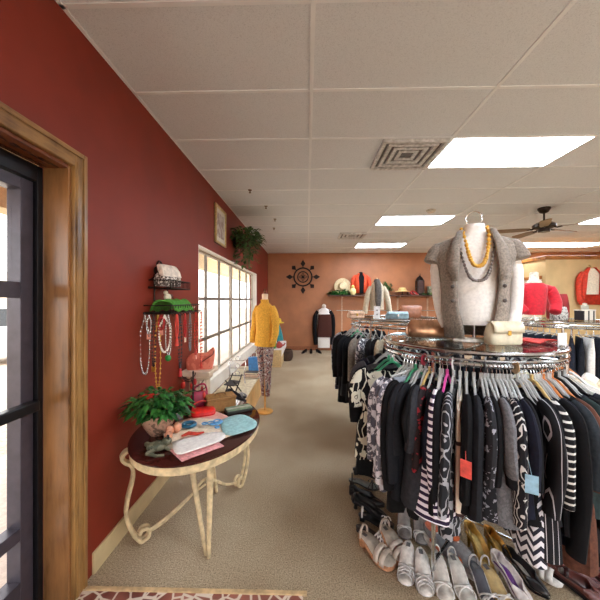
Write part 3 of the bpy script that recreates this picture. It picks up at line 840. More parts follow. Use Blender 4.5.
# column pedestal with salmon cushion
pd = thing('column_pedestal', 'white fluted column pedestal beside the window', 'pedestal', (-1.03, 2.86, 0))
PED = plain((216, 196, 170), .6, 0, .06, 12, 0, 'plaster')
MB().b2(-.14, .14, -.14, .14, 0, .07).build('plinth', PED, pd, False, .008)
fl = []
for z in (.07, .1, .4, .74, .77):
    rr = .105 - .012 * z; ring = []
    for k in range(72):
        a = 2 * pi * k / 72; ring.append(((rr - .008 * (0.5 + .5 * cos(18 * a))) * cos(a), (rr - .008 * (0.5 + .5 * cos(18 * a))) * sin(a), z))
    fl.append(ring)
MB().rings(fl).build('shaft', PED, pd)
MB().lathe([(.095, .765), (.12, .785), (.125, .81), (.1, .815), (.001, .815)], 32).b2(-.135, .135, -.135, .135, .815, .86).build('capital', PED, pd, True, .006)
t = thing('salmon_gift_bag', 'salmon pink cloth bag on the column pedestal before the window', 'bag', (-1.03, 2.86, .86), R(14))
SAL = mottled([(204, 104, 84), (222, 128, 104), (190, 88, 72)], 16, .75)
MB().loft([(0, 0, 0, .115, .05), (.03, 0, 0, .125, .055), (.09, .005, 0, .13, .05), (.13, .02, 0, .12, .03), (.15, .03, 0, .1, .012)], 24, .5, .02, 5).build('body', SAL, t)
MB().loft([(.12, .08, 0, .06, .02), (.17, .11, 0, .03, .012), (.2, .125, 0, .006, .006)], 12).build('tie_end', SAL, t)
MB().tube(spl([(.01, -.06, .07), (.06, -.062, .10), (.12, -.05, .14), (.13, -.02, .17)]), .005, 6).build('cord', plain((110, 46, 36), .5), t)

# ================================================================== WINDOW DISPLAY
DTAN = plain((206, 164, 104), .6, 0, .06, 8, 0, 'display_box_paint')
t = thing('display_platform', 'long tan display platform under the window, nearer one', 'platform', (-.945, 4.27, 0))
MB().b2(-.21, .21, -.95, .95, 0, .34).build('box', DTAN, t, False, .006)
MB().b2(-.22, .22, -.96, .96, .34, .36).build('top', plain((240, 222, 192), .5), t, False, .004)
t = thing('display_platform', 'pale display platform near the back corner under white cloth', 'platform', (-.87, 7.45, 0))
MB().b2(-.29, .29, -.7, .7, 0, .39).build('box', plain((200, 172, 124), .6), t, False, .006)
m = MB(); m.b2(-.30, .30, -.71, .71, .39, .41); m.b2(.295, .305, -.71, .71, .25, .40)
m.build('cloth', WHITE, t, False, .004)

def heel_pump(root, upper, lining, heel, L=.24, hh=.07, sole=None, w=1.0, strap=None):
    """one pump with the toe towards local -Y"""
    S = 13
    rings = []; ins = []
    def hz(s): # sole height along the foot, s=0 heel .. 1 toe
        if s < .25: return hh
        if s < .72: q = (s - .25) / .47; return hh * (1 - (3 * q * q - 2 * q ** 3)) + .006 * (3 * q * q - 2 * q ** 3)
        return .006
    def wd(s): return w * (.022 + .017 * sin(min(1, s / .75) * pi / 2) - (.0 if s < .72 else .032 * ((s - .72) / .28) ** 1.5)) if s < 1 else .006
    for i in range(S):
        s = i / (S - 1); y = L * (.5 - s)
        op = R(95) if s < .55 else R(95) * max(0, 1 - (s - .55) / .14)
        hgt = .058 if s < .1 else (.05 - .015 * sin(pi * min(1, s / .6)) if s < .6 else .05 - .03 * ((s - .6) / .4))
        z0 = hz(s); ring = []
        for k in range(15):
            a = op + (2 * pi - 2 * op) * k / 14 
            zz = (1 + cos(a)) * .5 * hgt / max(.35, (1 + cos(op)) * .5 if op > 0 else 1)
            ring.append((wd(s) * sin(a) * (1.0 if zz > .012 else .92), y, z0 + min(zz, hgt)))
        rings.append(ring)
        ins.append([(wd(s) * .8, y, z0 + .006), (-wd(s) * .8, y, z0 + .006)])
    u = MB(); u.sheet(rings)
    u.add([(p[0], p[1], p[2]) for p in rings[0]], [tuple(range(15))]) if False else None
    # heel cup
    cup = []
    for j in range(5):
        z = hh + .055 * j / 4
        cup.append([(wd(0) * cos(a), L * .5 + .022 * sin(a), z) for a in [pi * q / 8 for q in range(9)]])
    u.sheet(cup)
    uo = u.build('upper', upper, root, True, solid=.003)
    MB().sheet(ins).build('insole', lining, root, True, solid=.003)
    s_ = MB()
    s_.rings([[(wd(s) * 1.0, L * (.5 - s), hz(s) - .004), (-wd(s) * 1.0, L * (.5 - s), hz(s) - .004), (-wd(s) * 1.0, L * (.5 - s), hz(s) + .002), (wd(s) * 1.0, L * (.5 - s), hz(s) + .002)] for s in [i / 12 for i in range(13)]])
    s_.build('sole', sole or heel, root)
    if hh > .015: MB().tube([(0, L * .46, hh + .002), (0, L * .47, hh * .6), (0, L * .475, .0)], [.020, .012, .007 if hh > .05 else .016], 10).build('heel', heel, root)

def sandal(root, solem, strapm, style='cross', L=.25, hh=.03, plat=.012, insole=None, w=1.0):
    def hz(s):
        if s < .25: return hh
        if s < .7: q = (s - .25) / .45; return hh + (.004 - hh) * (3 * q * q - 2 * q ** 3)
        return .004
    def wd(s):
        e = (1 - abs(2 * s - 1) ** 6) ** .5
        return w * e * (.023 + .022 * sin(min(1, s / .8) * pi / 2))
    st = [i / 14 for i in range(15)]
    st[0] = .01; st[-1] = .99
    body = MB(); body.rings([[(wd(s), L * (.5 - s), hz(s)), (wd(s), L * (.5 - s), hz(s) + plat), (-wd(s), L * (.5 - s), hz(s) + plat), (-wd(s), L * (.5 - s), hz(s))] for s in st])
    body.build('sole', solem, root, True, .002)
    MB().sheet([[(wd(s) * .9, L * (.5 - s), hz(s) + plat + .002), (-wd(s) * .9, L * (.5 - s), hz(s) + plat + .002)] for s in st]).build('insole', insole or solem, root, True, solid=.002)
    if hh > .015:
        MB().box((0, L * .38, hh / 2), (.03, .032, hh), taper=1.2).build('heel', solem, root, False, .003)
    MB().box((0, L * .33, hh + plat + .004), (.022, .03, .002)).build('insole_label', plain((96, 92, 92), .5), root, False)
    def band(s0, s1, ht, wid):
        m = MB(); rows = []
        for off in (-wid / 2, wid / 2):
            row = []
            for k in range(11):
                a = pi * k / 10; s = s0 + (s1 - s0) * k / 10
                row.append((wd(s) * 1.02 * cos(a), L * (.5 - s) + off, hz(s) + plat * .6 + ht * sin(a) ** .7))
            rows.append(row)
        m.sheet(rows); return m
    specs = {'cross': [(.60, .78, .050, .010), (.78, .60, .051, .010), (.68, .86, .046, .010), (.86, .68, .047, .010), (.76, .93, .040, .010), (.93, .76, .041, .010)],
             'slide': [(.60, .64, .055, .03), (.74, .80, .05, .03), (.14, .14, .07, .014)],
             'strap': [(.76, .76, .042, .014), (.62, .9, .045, .008), (.9, .62, .046, .008), (.12, .12, .06, .010)],
             'thong': [(.62, .86, .045, .012), (.86, .62, .046, .012), (.08, .08, .05, .01)]}[style]
    for b in specs: band(*b).build('strap', strapm, root, True, solid=.003)

def sneaker(root, upper, accent, solem, L=.27):
    def wd(s): return (1 - abs(2 * s - 1) ** 5) ** .5 * (.034 + .014 * sin(min(1, s / .8) * pi / 2))
    st = [.01] + [i / 12 for i in range(1, 12)] + [.99]
    MB().rings([[(wd(s) * 1.06, L * (.5 - s), 0), (wd(s) * 1.08, L * (.5 - s), .024), (-wd(s) * 1.08, L * (.5 - s), .024), (-wd(s) * 1.06, L * (.5 - s), 0)] for s in st]).build('sole', solem, root, True, .004)
    rings = []
    for s in st:
        h = .075 if s < .35 else .075 - .04 * (s - .35) / .65
        rings.append([(wd(s) * cos(a) * (1 if sin(a) > -.1 else .9), L * (.5 - s), .022 + max(0, h * (sin(a) * .5 + .5) ** .8)) for a in [2 * pi * k / 14 for k in range(14)]])
    MB().rings(rings).build('upper', upper, root)
    MB().loft([(.085, 0, L * .28, .026, .04), (.101, 0, L * .28, .03, .045)], 18).build('collar', accent, root)
    m = MB()
    for i in range(4): y = L * (.12 - .07 * i); m.tube([(-.026, y, .078 - .008 * i), (0, y - .005, .094 - .008 * i), (.026, y, .078 - .008 * i)], .004, 6)
    m.build('lace', WHITE, root)
    MB().box((.038, -.0, .05), (.02, .1, .022), rz=R(6)).box((-.038, -.0, .05), (.02, .1, .022), rz=R(-6)).build('side_panel', accent, root, False, .006)

# window display contents
def on_plat(px, py, z=.3605): return F(px, py, z)
p = Vector((-.92, 3.72, .3605))
t = thing('tripod_easel', 'small black folding chair-like stand on the window platform', 'display stand', p, R(-20))
m = MB()
for s in (-1, 1): m.tube([(s * .07, -.08, 0), (s * .07, .09, .22)], .008, 6); m.tube([(s * .06, .09, 0), (s * .06, -.08, .17)], .008, 6)
for z, y in ((.1, 0), (.2, .075)): m.tube([(-.07, y, z), (.07, y, z)], .007, 6)
m.build('frame', IRON, t)
MB().box((0, -.02, .13), (.15, .15, .012), rx=R(8)).build('seat', plain((46, 44, 48), .6), t, False, .003)
def sitting_shoe(label, loc, rz, kind):
    t = thing('shoe', label, 'shoe', loc, rz)
    if kind == 'pump': heel_pump(t, plain((26, 24, 28), .3), plain((80, 66, 58), .6), plain((22, 20, 22), .3))
    else: sandal(t, plain((40, 36, 38), .5), plain((150, 150, 158), .35, .5), 'cross')
sitting_shoe('black pump on the window platform, nearer one', (-.80, 3.42, .3605), R(70), 'pump')
sitting_shoe('silver strap sandal on the window platform behind black pump', (-.83, 3.56, .3605), R(65), 'sandal')
t = thing('shoe_stand', 'tall silver scroll shoe rack on the window platform', 'display stand', (-.98, 4.2, .3605), 0)
m = MB()
for s in (-1, 1): m.tube(spl([(s * .12, -.05, 0), (s * .1, -.02, .12), (s * .12, .0, .25), (s * .1, .04, .32)]), .008, 6)
for z in (.1, .2, .3): m.tube([(-.12, -.02 + z * .15, z), (.12, -.02 + z * .15, z)], .006, 6); m.torus((0, -.02 + z * .15, z + .03), .03, .005, 16, 6, 'Y')
m.build('frame', SILV, t)
for i, (col, lb, yy, hh) in enumerate([((70, 130, 190), 'light blue gift bag on window platform', 4.72, .26), ((226, 232, 240), 'white gift bag on window platform behind mannequin', 4.95, .22)]):
    t = thing('gift_bag', lb, 'bag', (-.84, yy, .3605), R(12))
    MB().box((0, 0, hh / 2), (.16, .08, hh), taper=1.08).build('body', plain(col, .5, 0, .1), t, False, .004)
    MB().tube(spl([(-.04, 0, hh), (-.03, 0, hh + .07), (.03, 0, hh + .07), (.04, 0, hh)]), .004, 6).build('handle', WHITE, t)
for i, (col, lb) in enumerate([((44, 50, 70), 'dark blue book, lowest of stack on window platform'), ((190, 60, 50), 'red book, middle of stack on window platform'), ((70, 64, 62), 'grey book, topmost of stack on window platform')]):
    t = thing('book', lb, 'book', (-.82, 4.45, .3605 + .031 * i), R(8 - 7 * i))
    MB().b2(-.1, .1, -.07, .07, .0, .004).b2(-.1, .1, -.07, .07, .026, .03).b2(-.1, -.096, -.07, .07, .004, .026).build('cover', plain(col, .5), t, False)
    MB().b2(-.095, .095, -.066, .066, .004, .026).build('page_block', CREAM, t, False)
# rear platform items
t = thing('scarf_stand', 'teal scarf and yellow hat stand near the back corner', 'display stand', (-.70, 7.15, .4105))
MB().lathe([(.001, 0), (.1, 0), (.1, .012), (.015, .02), (.012, .6), (.001, .6)], 16).build('stand', IRON, t)
MB().loft([(.14, 0, 0, .13, .07), (.3, 0, 0, .11, .06), (.48, 0, 0, .06, .05), (.56, 0, 0, .03, .03)], 20, .9, .12, 7).build('scarf', plain((38, 130, 140), .7), t)
MB().lathe([(.001, .56), (.15, .56), (.155, .575), (.09, .59), (.08, .66), (.03, .685), (.001, .687)], 20).build('hat', plain((226, 190, 50), .7), t)
t = thing('pitcher', 'green vase on the rear white display platform', 'vase', (-.78, 6.86, .4105))
MB().lathe([(.001, 0), (.06, 0), (.09, .08), (.07, .18), (.04, .24), (.055, .28), (.045, .28), (.03, .24), (.001, .2)], 18).build('vase', plain((84, 150, 64), .3), t)
t = thing('red_teapot', 'small red teapot on the rear white display platform', 'teapot', (-.64, 6.88, .4105))
MB().ell((0, 0, .07), .085, .085, .07).build('body', plain((156, 54, 44), .35), t)
MB().lathe([(.001, .13), (.04, .132), (.03, .145), (.012, .15), (.014, .165), (.001, .17)], 14).build('lid', plain((156, 54, 44), .35), t)
MB().tube(spl([(.07, 0, .06), (.12, 0, .09), (.14, 0, .13)]), [.018] * 6 + [.014] * 6 + [.01], 8).build('spout', plain((156, 54, 44), .35), t)
MB().tube(spl([(-.07, 0, .1), (-.13, 0, .12), (-.13, 0, .05), (-.07, 0, .04)]), .008, 6).build('handle', plain((156, 54, 44), .35), t)
q = F(286, 361)
t = thing('basket', 'round dark woven basket on carpet at end of platform', 'basket', (q.x, q.y + .1, 0))
MB().lathe([(.001, 0), (.13, 0), (.17, .08), (.17, .2), (.15, .26), (.14, .26), (.15, .2), (.15, .08), (.001, .02)], 22).build('body', plain((62, 44, 34), .8, 0, .3, 40, .6), t)
MB().torus((0, 0, .26), .148, .012, 28, 8).build('rim', plain((92, 66, 46), .8), t)

# mannequin with yellow jacket
q = F(265, 412)
mq = thing('mannequin', 'mannequin in yellow jacket and printed leggings by window', 'mannequin', (q.x, q.y, 0), R(-35))
mq.scale = (.84, .84, 1)
MB().lathe([(.001, 0), (.125, 0), (.13, .012), (.125, .022), (.02, .03), (.014, .05), (.014, .45), (.001, .45)], 28).build('stand', wood((214, 158, 84), (170, 114, 52), 'X', 3, .35, 'light_wood'), mq)
LEG = mottled([(54, 64, 80), (170, 150, 140), (110, 60, 60), (206, 200, 196), (60, 70, 90)], 22, .8)
for s in (-1, 1):
    MB().loft([(.22, s * .045, .01, .032, .034), (.32, s * .05, .012, .04, .045), (.42, s * .055, .01, .052, .055), (.52, s * .06, .0, .052, .055), (.7, s * .068, .0, .07, .075), (.86, s * .075, .0, .082, .09), (.96, s * .07, .0, .085, .1)], 20, 1.0).build('legging', LEG, mq)
YJ = cloth((216, 160, 62), .1)
MB().loft([(.90, 0, 0, .185, .13), (.96, 0, 0, .18, .128), (1.08, 0, 0, .16, .115), (1.2, 0, 0, .165, .115), (1.34, 0, 0, .185, .11), (1.42, 0, 0, .17, .09), (1.47, 0, 0, .09, .065), (1.49, 0, 0, .06, .055)], 32, .95, .05, 9).build('jacket', YJ, mq)
for s in (-1, 1):
    m = MB(); m.tube(spl([(s * .145, 0, 1.41), (s * .20, .0, 1.33), (s * .225, .0, 1.18), (s * .235, -.03, 1.05), (s * .215, -.07, .94)]), [.06] * 6 + [.064] * 6 + [.058] * 6 + [.05] * 6 + [.046], 12)
    m.build('sleeve', YJ, mq)
MB().loft([(1.46, 0, 0, .07, .06), (1.5, 0, -.005, .062, .056), (1.525, 0, -.01, .066, .06), (1.528, 0, -.01, .05, .045)], 20).build('collar', YJ, mq)
SKINW = plain((226, 196, 166), .5, 0, .04, 10, 0, 'mannequin_skin')
MB().loft([(1.46, 0, 0, .05, .05), (1.54, 0, 0, .046, .048), (1.60, 0, 0, .05, .052), (1.605, 0, 0, .03, .03)], 16, 1).build('neck', SKINW, mq)
MB().lathe([(.001, 1.605), (.03, 1.605), (.02, 1.63), (.012, 1.635), (.018, 1.66), (.001, 1.675)], 14).build('neck_finial', plain((110, 60, 34), .5), mq)

# ================================================================== ROUND RACKS
def rack(label, cx, cy, Rr, zr, zt, group=None):
    t = thing('round_clothes_rack', label, 'clothes rack', (cx, cy, 0), 0, group)
    f = MB(); f.torus((0, 0, zr), Rr, .0125, 72, 8); f.build('hanging_ring', CHROME, t)
    f = MB(); f.torus((0, 0, zt), Rr + .01, .011, 72, 8); f.torus((0, 0, zt - .035), Rr + .01, .007, 72, 6); f.build('top_ring', CHROME, t)
    f = MB(); f.lathe([(.001, zt + .005), (Rr + .0, zt + .005), (Rr + .0, zt + .012), (.001, zt + .012)], 64); f.build('glass_top', TOPGLASS, t)
    for k in range(4):
        a = pi / 4 + k * pi / 2; x, y = Rr * cos(a), Rr * sin(a)
        f = MB(); f.tube([(x, y, .02), (x, y, zt)], .012, 8); f.lathe([(.001, 0), (.02, 0), (.02, .03), (.001, .03)], 12, (x, y, 0)); f.build('leg', CHROME, t)
    f = MB(); s = Rr * .707
    f.tube([(-s, -s, .09), (s, s, .09)], .01, 8); f.tube([(-s, s, .09), (s, -s, .09)], .01, 8)
    f.build('base_brace', CHROME, t); f = MB()
    f.tube([(-s, -s, zr - .0), (s, s, zr - .0)], .008, 8); f.tube([(-s, s, zr - .0), (s, -s, zr - .0)], .008, 8)
    f.build('top_brace', CHROME, t)
    return t
RK1 = (1.04, 2.0); RK2 = (1.05, 3.66); RK3 = (3.42, 4.02)
RR, ZR, ZT = .5, 1.19, 1.25
rack('front round chrome clothes rack with glass top, nearest the camera', *RK1, RR, ZR, ZT)
rack('round chrome clothes rack behind the nearest one', *RK2, RR, ZR + .03, ZT + .05)
rack('round chrome rack of dark jeans at right rear', *RK3, .54, ZR, ZT)

def garment(name, label, cat, rk, ang, zr, body, kind='top', L=.6, sleeve=None, smat=None, hang=None, tagm=None, group=None, w=.2, hem=None, seed=0, Rr=RR, thick=.02, tilt=0.0, buttons=None, tagp=None, flare=.3):
    a = R(ang)
    rd = random.Random(seed * 13 + int(ang * 10))
    t = thing(name, label, cat, (rk[0] + Rr * cos(a), rk[1] + Rr * sin(a), zr), a + R(rd.uniform(-2, 2) + tilt), group)
    hem = hem or w * 1.08
    # hanger
    hm = hang or CLEARPL
    m = MB()
    top = -.085
    if kind in ('pants', 'skirt'): m.tube([(-.17, 0, -.09), (0, 0, -.07), (.17, 0, -.09)], .007, 6, sy=.8)
    else: m.tube(spl([(-w * .9, 0, -.178), (-w * .5, 0, -.142), (0, 0, -.062), (w * .5, 0, -.142), (w * .9, 0, -.178)], 4), .008, 6, sy=.8)
    m.tube([(0, 0, -.035), (0, 0, -.07)], .008, 6)
    hg = m.build('hanger', hm, t)
    m = MB(); rr = .0155
    m.tube([(rr * cos(q), 0, rr * sin(q)) for q in [R(-40 + 25 * i) for i in range(11)]] + [(-.004, 0, -.02), (0, 0, -.04)], .0022, 5)
    m.build('hook', CHROME, hg)
    rings = []; NV, N = 11, 32
    ph = rd.uniform(0, 6); p2 = rd.uniform(0, 6)
    for i in range(NV):
        v = i / (NV - 1); ring = []
        if kind in ('pants', 'skirt'):
            ww = w * (1 + .0 * v) + (hem - w) * v
        elif kind == 'dress':
            ww = w * (1 - .18 * sin(pi * min(1, v / .5))) if v < .5 else w * (1) + (hem - w) * ((v - .5) / .5)
            ww = w * (1 - .14 * math.exp(-((v - .38) / .14) ** 2)) + (hem - w) * max(0, (v - .4) / .6)
        else:
            ww = w * (1 - .06 * sin(pi * v)) + (hem - w) * v
        tt = (.008 + thick * min(1, v * 5))
        for k in range(N):
            an = 2 * pi * k / N
            ca, sa = cos(an), sin(an)
            u = math.copysign(abs(ca) ** .8, ca)
            if kind in ('pants', 'skirt'): z0 = -.1
            else: z0 = top - .012 - .075 * abs(u) ** 1.25 - (.035 * max(0, 1 - (abs(u) / .3) ** 2))
            z = z0 + (top - L - z0) * v + (.012 * v * sin(3 * u + p2))
            fold = .010 * v * sin(u * 11 + ph) + .006 * v * sin(u * 19 + p2)
            th = tt * (1 + .32 * u) * (1 + flare * v)
            y = th * math.copysign(abs(sa) ** .55, sa) + fold
            ring.append((ww * u + .006 * v * sin(ph + 5 * v), y, z))
        rings.append(ring)
    MB().rings(rings).build({'pants': 'trouser', 'skirt': 'skirt_panel', 'dress': 'dress_body'}.get(kind, 'bodice'), body, t)
    if sleeve:
        for s in (-1, 1):
            sl = sleeve; x0 = s * (w - .012); z0 = top - .085
            pts = [(x0 - s * .045, 0, z0 + .042), (x0, 0, z0 + .012), (x0 + s * .022, 0, z0 - .05), (x0 + s * .034, rd.uniform(-.012, .012), z0 - sl * .5), (x0 + s * .028, rd.uniform(-.02, .02), z0 - sl)]
            q = spl(pts, 4); r0 = [.024 + (.020 * min(1, i / 8)) * (1 if i < 8 else 1 - .25 * (i - 8) / 8) for i in range(len(q))]
            mm = MB(); mm.tube(q, r0, 12, sy=.62)
            mm.build('sleeve', smat or body, t)
    if buttons:
        m = MB()
        for i in range(4): m.ell((w + .022, -.022, -.24 - i * .09), .006, .006, .006, 8, 6)
        m.build('button', buttons, t)
    if tagm:
        x, y, z = tagp or (w + .06, -.02, -.42)
        m = MB(); m.box((x, y, z), (.045, .003, .075), rz=R(70)); m.tube([(x, y, z + .037), (x - .03, y, z + .1)], .001, 4)
        m.build('price_tag', tagm, t)
    return t

LACE = mottled([(206, 202, 206), (84, 82, 92), (228, 226, 228), (60, 58, 66)], 26, .8)
G = 'garments on the front round rack'
GREENPL = plain((62, 150, 110), .3); TANPL = plain((196, 166, 104), .35); WHITEPL = plain((232, 230, 226), .3); ORPL = plain((196, 116, 58), .4); BLKPL = plain((24, 24, 26), .3)
front = [
 # name, label, cat, angle, body, kind, L, sleeve, extras
 ('floral_dress', 'black dress with large white flowers facing the aisle', 'dress', 188, floral((16, 16, 18), (226, 224, 206), 11.0, .46, (120, 118, 104), .9), 'dress', 0.6, .18, dict(hang=GREENPL, tilt=-13, w=.215, hem=.235)),
 ('black_cardigan', 'long plain black top just behind the white-flowered dress, aisle side', 'top', 180, BLACK, 'top', 0.74, .3, dict(hang=GREENPL, tagm=plain((220, 60, 50), .5), tagp=(-.02, .05, -.3))),
 ('lace_blouse', 'grey and white lace blouse next to the flowered dress', 'blouse', 203, LACE, 'top', 0.6, .4, {}),
 ('lace_blouse', 'grey and white lace blouse, middle of three alike', 'blouse', 206, mottled([(190, 188, 194), (70, 68, 78), (214, 212, 218)], 22, .8), 'top', 0.63, .45, {}),
 ('lace_blouse', 'grey and white lace blouse, right of three alike beside black tops', 'blouse', 208.8, mottled([(214, 210, 216), (100, 98, 108), (48, 46, 54)], 30, .8), 'top', 0.58, .5, {}),
 ('grey_trousers', 'pale blue grey trousers hanging below the lace blouses', 'trousers', 210.3, cloth((142, 148, 158)), 'pants', 0.7, None, dict(w=.15, hem=.13)),
 ('black_blouse', 'black blouse on a green hanger right of lace blouses', 'blouse', 213, BLACK, 'top', 0.72, .5, dict(hang=GREENPL)),
 ('black_shirt', 'black shirt with light buttons down the front', 'shirt', 216, CHAR, 'top', 0.64, .45, dict(buttons=SILV)),
 ('charcoal_dress', 'wide charcoal dress left of the striped tunic', 'dress', 219.8, cloth((44, 45, 50)), 'dress', 0.6, .25, dict(flare=1.4, tilt=12, hem=.25)),
 ('black_dress', 'slim black dress immediately left of the red print top', 'dress', 222.5, BLACK, 'dress', 0.66, .2, dict(hang=TANPL)),
 ('red_print_blouse', 'narrow red and black patterned top beside striped tunic', 'top', 225.3, mottled([(150, 34, 44), (30, 20, 22), (36, 22, 24), (176, 50, 58)], 30), 'top', 0.42, .35, dict(w=.168)),
 ('striped_tunic', 'purple black and white horizontally striped tunic', 'tunic', 229, stripes((232, 226, 236), (44, 30, 58), .031, 'Z', .5), 'dress', 0.61, .52, dict(flare=2.2, tilt=9, hem=.25)),
 ('black_jacket', 'black jacket with pink collar tag right of striped tunic', 'jacket', 233, BLACK, 'top', 0.53, .5, dict(hang=plain((214, 80, 160), .4))),
 ('paisley_dress', 'dark grey and white paisley dress in the middle front', 'dress', 236.5, floral((36, 38, 44), (168, 170, 178), 16, .22), 'dress', 0.69, .5, dict(flare=.2)),
 ('cream_blouse', 'narrow cream top with dark line between dark dresses', 'top', 240, stripes((236, 224, 206), (64, 44, 44), .32, 'Z', .94), 'top', 0.56, None, dict(w=.205, thick=.008)),
 ('black_blouse', 'plain black top right of the narrow cream top', 'top', 243.2, BLACK, 'top', 0.56, .4, {}),
 ('black_coat', 'black coat with coral price tag hanging at its front', 'coat', 247, CHAR, 'top', 0.58, .45, dict(tagm=plain((232, 92, 82), .5), tagp=(.275, -.05, -.40))),
 ('print_blouse', 'black and white speckled top right of coral price tag', 'top', 250.6, mottled([(30, 30, 36), (28, 28, 33), (150, 150, 160), (24, 24, 30)], 40), 'top', 0.55, .3, {}),
 ('heather_dress', 'heather grey long dress in the front rack', 'dress', 254, mottled([(112, 112, 116), (96, 96, 100), (124, 124, 126)], 80), 'dress', 0.56, .25, dict(flare=.9, tilt=6, hem=.22)),
 ('beaded_tunic', 'black tunic with white beaded print edge beside heather dress', 'tunic', 258.5, floral((26, 26, 32), (210, 208, 206), 22, .2), 'top', 0.44, .45, {}),
 ('navy_blouse', 'navy blouse with folded cuff and blue tag', 'blouse', 262, NAVY, 'top', 0.5, .28, dict(w=.21, tagm=plain((150, 190, 214), .5))),
 ('chevron_skirt', 'black and white chevron patterned dress hem low on rack', 'dress', 266, chevron((228, 228, 236), (26, 28, 46), .042), 'dress', 0.72, None, dict(w=.19)),
 ('pinstripe_dress', 'black dress with thin vertical white pinstripes', 'dress', 269.5, stripes((24, 24, 28), (200, 198, 204), .022, 'Y', .9), 'dress', 0.69, .4, dict(flare=.7)),
 ('ladder_stripe_shirt', 'black top with short white ladder stripes down the side', 'top', 274, BLACK, 'top', 0.42, .36, dict(smat=stripes((222, 220, 216), (22, 22, 26), .03, 'Z', .3), w=.2)),
 ('black_pullover', 'long sleeved black pullover right of ladder stripe top', 'pullover', 277.5, BLACK, 'top', 0.6, .58, dict(hang=TANPL)),
 ('slate_tee', 'dark slate short sleeved top over a brown dress', 'top', 281.2, cloth((44, 50, 56)), 'top', 0.5, .28, dict(w=.215)),
 ('brown_dress', 'brown ruched long dress at the right front', 'dress', 285.2, cloth((92, 58, 46)), 'dress', 0.76, .3, dict(flare=.6, hang=ORPL)),
 ('dark_teal_shirt', 'dark green grey short sleeved top beside the brown dress', 'top', 288.6, cloth((40, 52, 52)), 'top', 0.52, .3, {}),
 ('black_long_dress', 'black long dress to the right of the brown dress', 'dress', 292.2, BLACK, 'dress', 0.74, .5, dict(hang=ORPL)),
 ('charcoal_cardigan', 'charcoal cardigan near the right photo edge', 'cardigan', 296.5, CHAR, 'top', 0.68, .55, dict(hang=BLKPL)),
 ('black_tunic', 'wide black tunic at the right photo edge', 'tunic', 303, BLACK, 'top', 0.64, .5, dict(w=.22, hang=BLKPL)),
 ('striped_pullover', 'black pullover with grey white bands at right edge', 'pullover', 309, stripes((190, 190, 184), (30, 30, 32), .07, 'Z', .5), 'top', 0.52, .5, dict(w=.22)),
 ('white_blouse', 'white blouse at right edge, nearer of the white ones', 'blouse', 322, WHITE, 'top', .62, .4, dict(hang=WHITEPL, w=.21)),
 ('white_blouse', 'white blouse at right edge on an orange hanger', 'blouse', 334, CREAM, 'top', .62, .4, dict(hang=ORPL, w=.21)),
 ('white_blouse', 'white blouse at right edge, farthest of the white ones', 'blouse', 346, WHITE, 'top', .62, .4, dict(hang=ORPL, w=.2)),
]
for i, (nm, lb, cat, ang, mat, kind, L, sl, ex) in enumerate(front):
    garment(nm, lb, cat, RK1, ang, ZR, mat, kind, L, sl, seed=i, group=None, **ex)
for i, ang in enumerate(range(0, 166, 11)):
    m = [BLACK, CHAR, NAVY, cloth((70, 66, 70))][i % 4]
    garment('dark_blouse', 'dark garment hanging on the far side of front rack', 'top', RK1, ang, ZR, m, 'top', .58, .35, seed=50 + i, group='garments on the far side of the front rack')

for i, (ang, L_) in enumerate([(210.4, .62), (217, .64), (230.5, .54), (252.4, .54), (256.3, .54), (260.2, .54), (264, .54), (272, .54), (279.4, .66), (283.4, .62), (290.4, .7), (300, .6)]):
    garment('dark_blouse', 'plain dark garment tucked between others along the front rail', 'top', RK1, ang, ZR, [BLACK, CHAR, NAVY][i % 3], 'top', L_, .3, seed=30 + i, w=.185, group='dark garments packed along the front rail')
second = [
 ('black_blouse', 'black top facing the aisle at left of second rack', 'top', 184, BLACK, 'top', .62, .45, {}),
 ('grey_print_blouse', 'grey and purple patterned top at left edge of second rack', 'top', 174, mottled([(60, 54, 66), (150, 146, 156), (40, 38, 44)], 20), 'top', .7, .4, {}),
 ('white_tee', 'pale garment at far left of second rack', 'top', 166, cloth((196, 190, 184)), 'top', .66, .3, {}),
 ('black_dress', 'black dress second from the aisle on second rack', 'dress', 192, BLACK, 'dress', .8, .3, {}),
 ('dark_shirt', 'black top with green hanger on second rack', 'top', 200, CHAR, 'top', .72, .4, dict(hang=GREENPL)),
 ('black_blouse', 'black blouse left of grey blouse on second rack', 'blouse', 208, BLACK, 'top', .72, .45, {}),
 ('grey_blouse', 'taupe grey blouse on second rack above the flowered dress', 'blouse', 216, cloth((136, 126, 116)), 'top', .7, .4, {}),
 ('print_blouse', 'black and white patterned blouse on second rack', 'blouse', 224, LACE, 'top', .7, .4, {}),
 ('black_cardigan', 'black cardigan on second rack right of patterned blouse', 'cardigan', 232, BLACK, 'top', .74, .5, {}),
 ('beige_blouse', 'beige top on second rack behind the glass top of front rack', 'top', 240, cloth((180, 164, 140)), 'top', .66, .4, {})]
for i, (nm, lb, cat, ang, mat, kind, L, sl, ex) in enumerate(second):
    garment(nm, lb, cat, RK2, ang, ZR + .03, mat, kind, L, sl, seed=80 + i, w=.19, **ex)
for i, ang in enumerate(list(range(248, 340, 10)) + list(range(96, 160, 12))):
    garment('dark_blouse', 'dark garment packed on the second rack behind front rack', 'top', RK2, ang, ZR + .03, [BLACK, CHAR, NAVY][i % 3], 'top', .7, .4, seed=120 + i, w=.19, group='garments crowded on the second rack')
DEN = [mottled([(24, 28, 40), (34, 40, 56), (28, 32, 46)], 50), mottled([(18, 20, 28), (26, 30, 42), (20, 24, 34)], 50)]
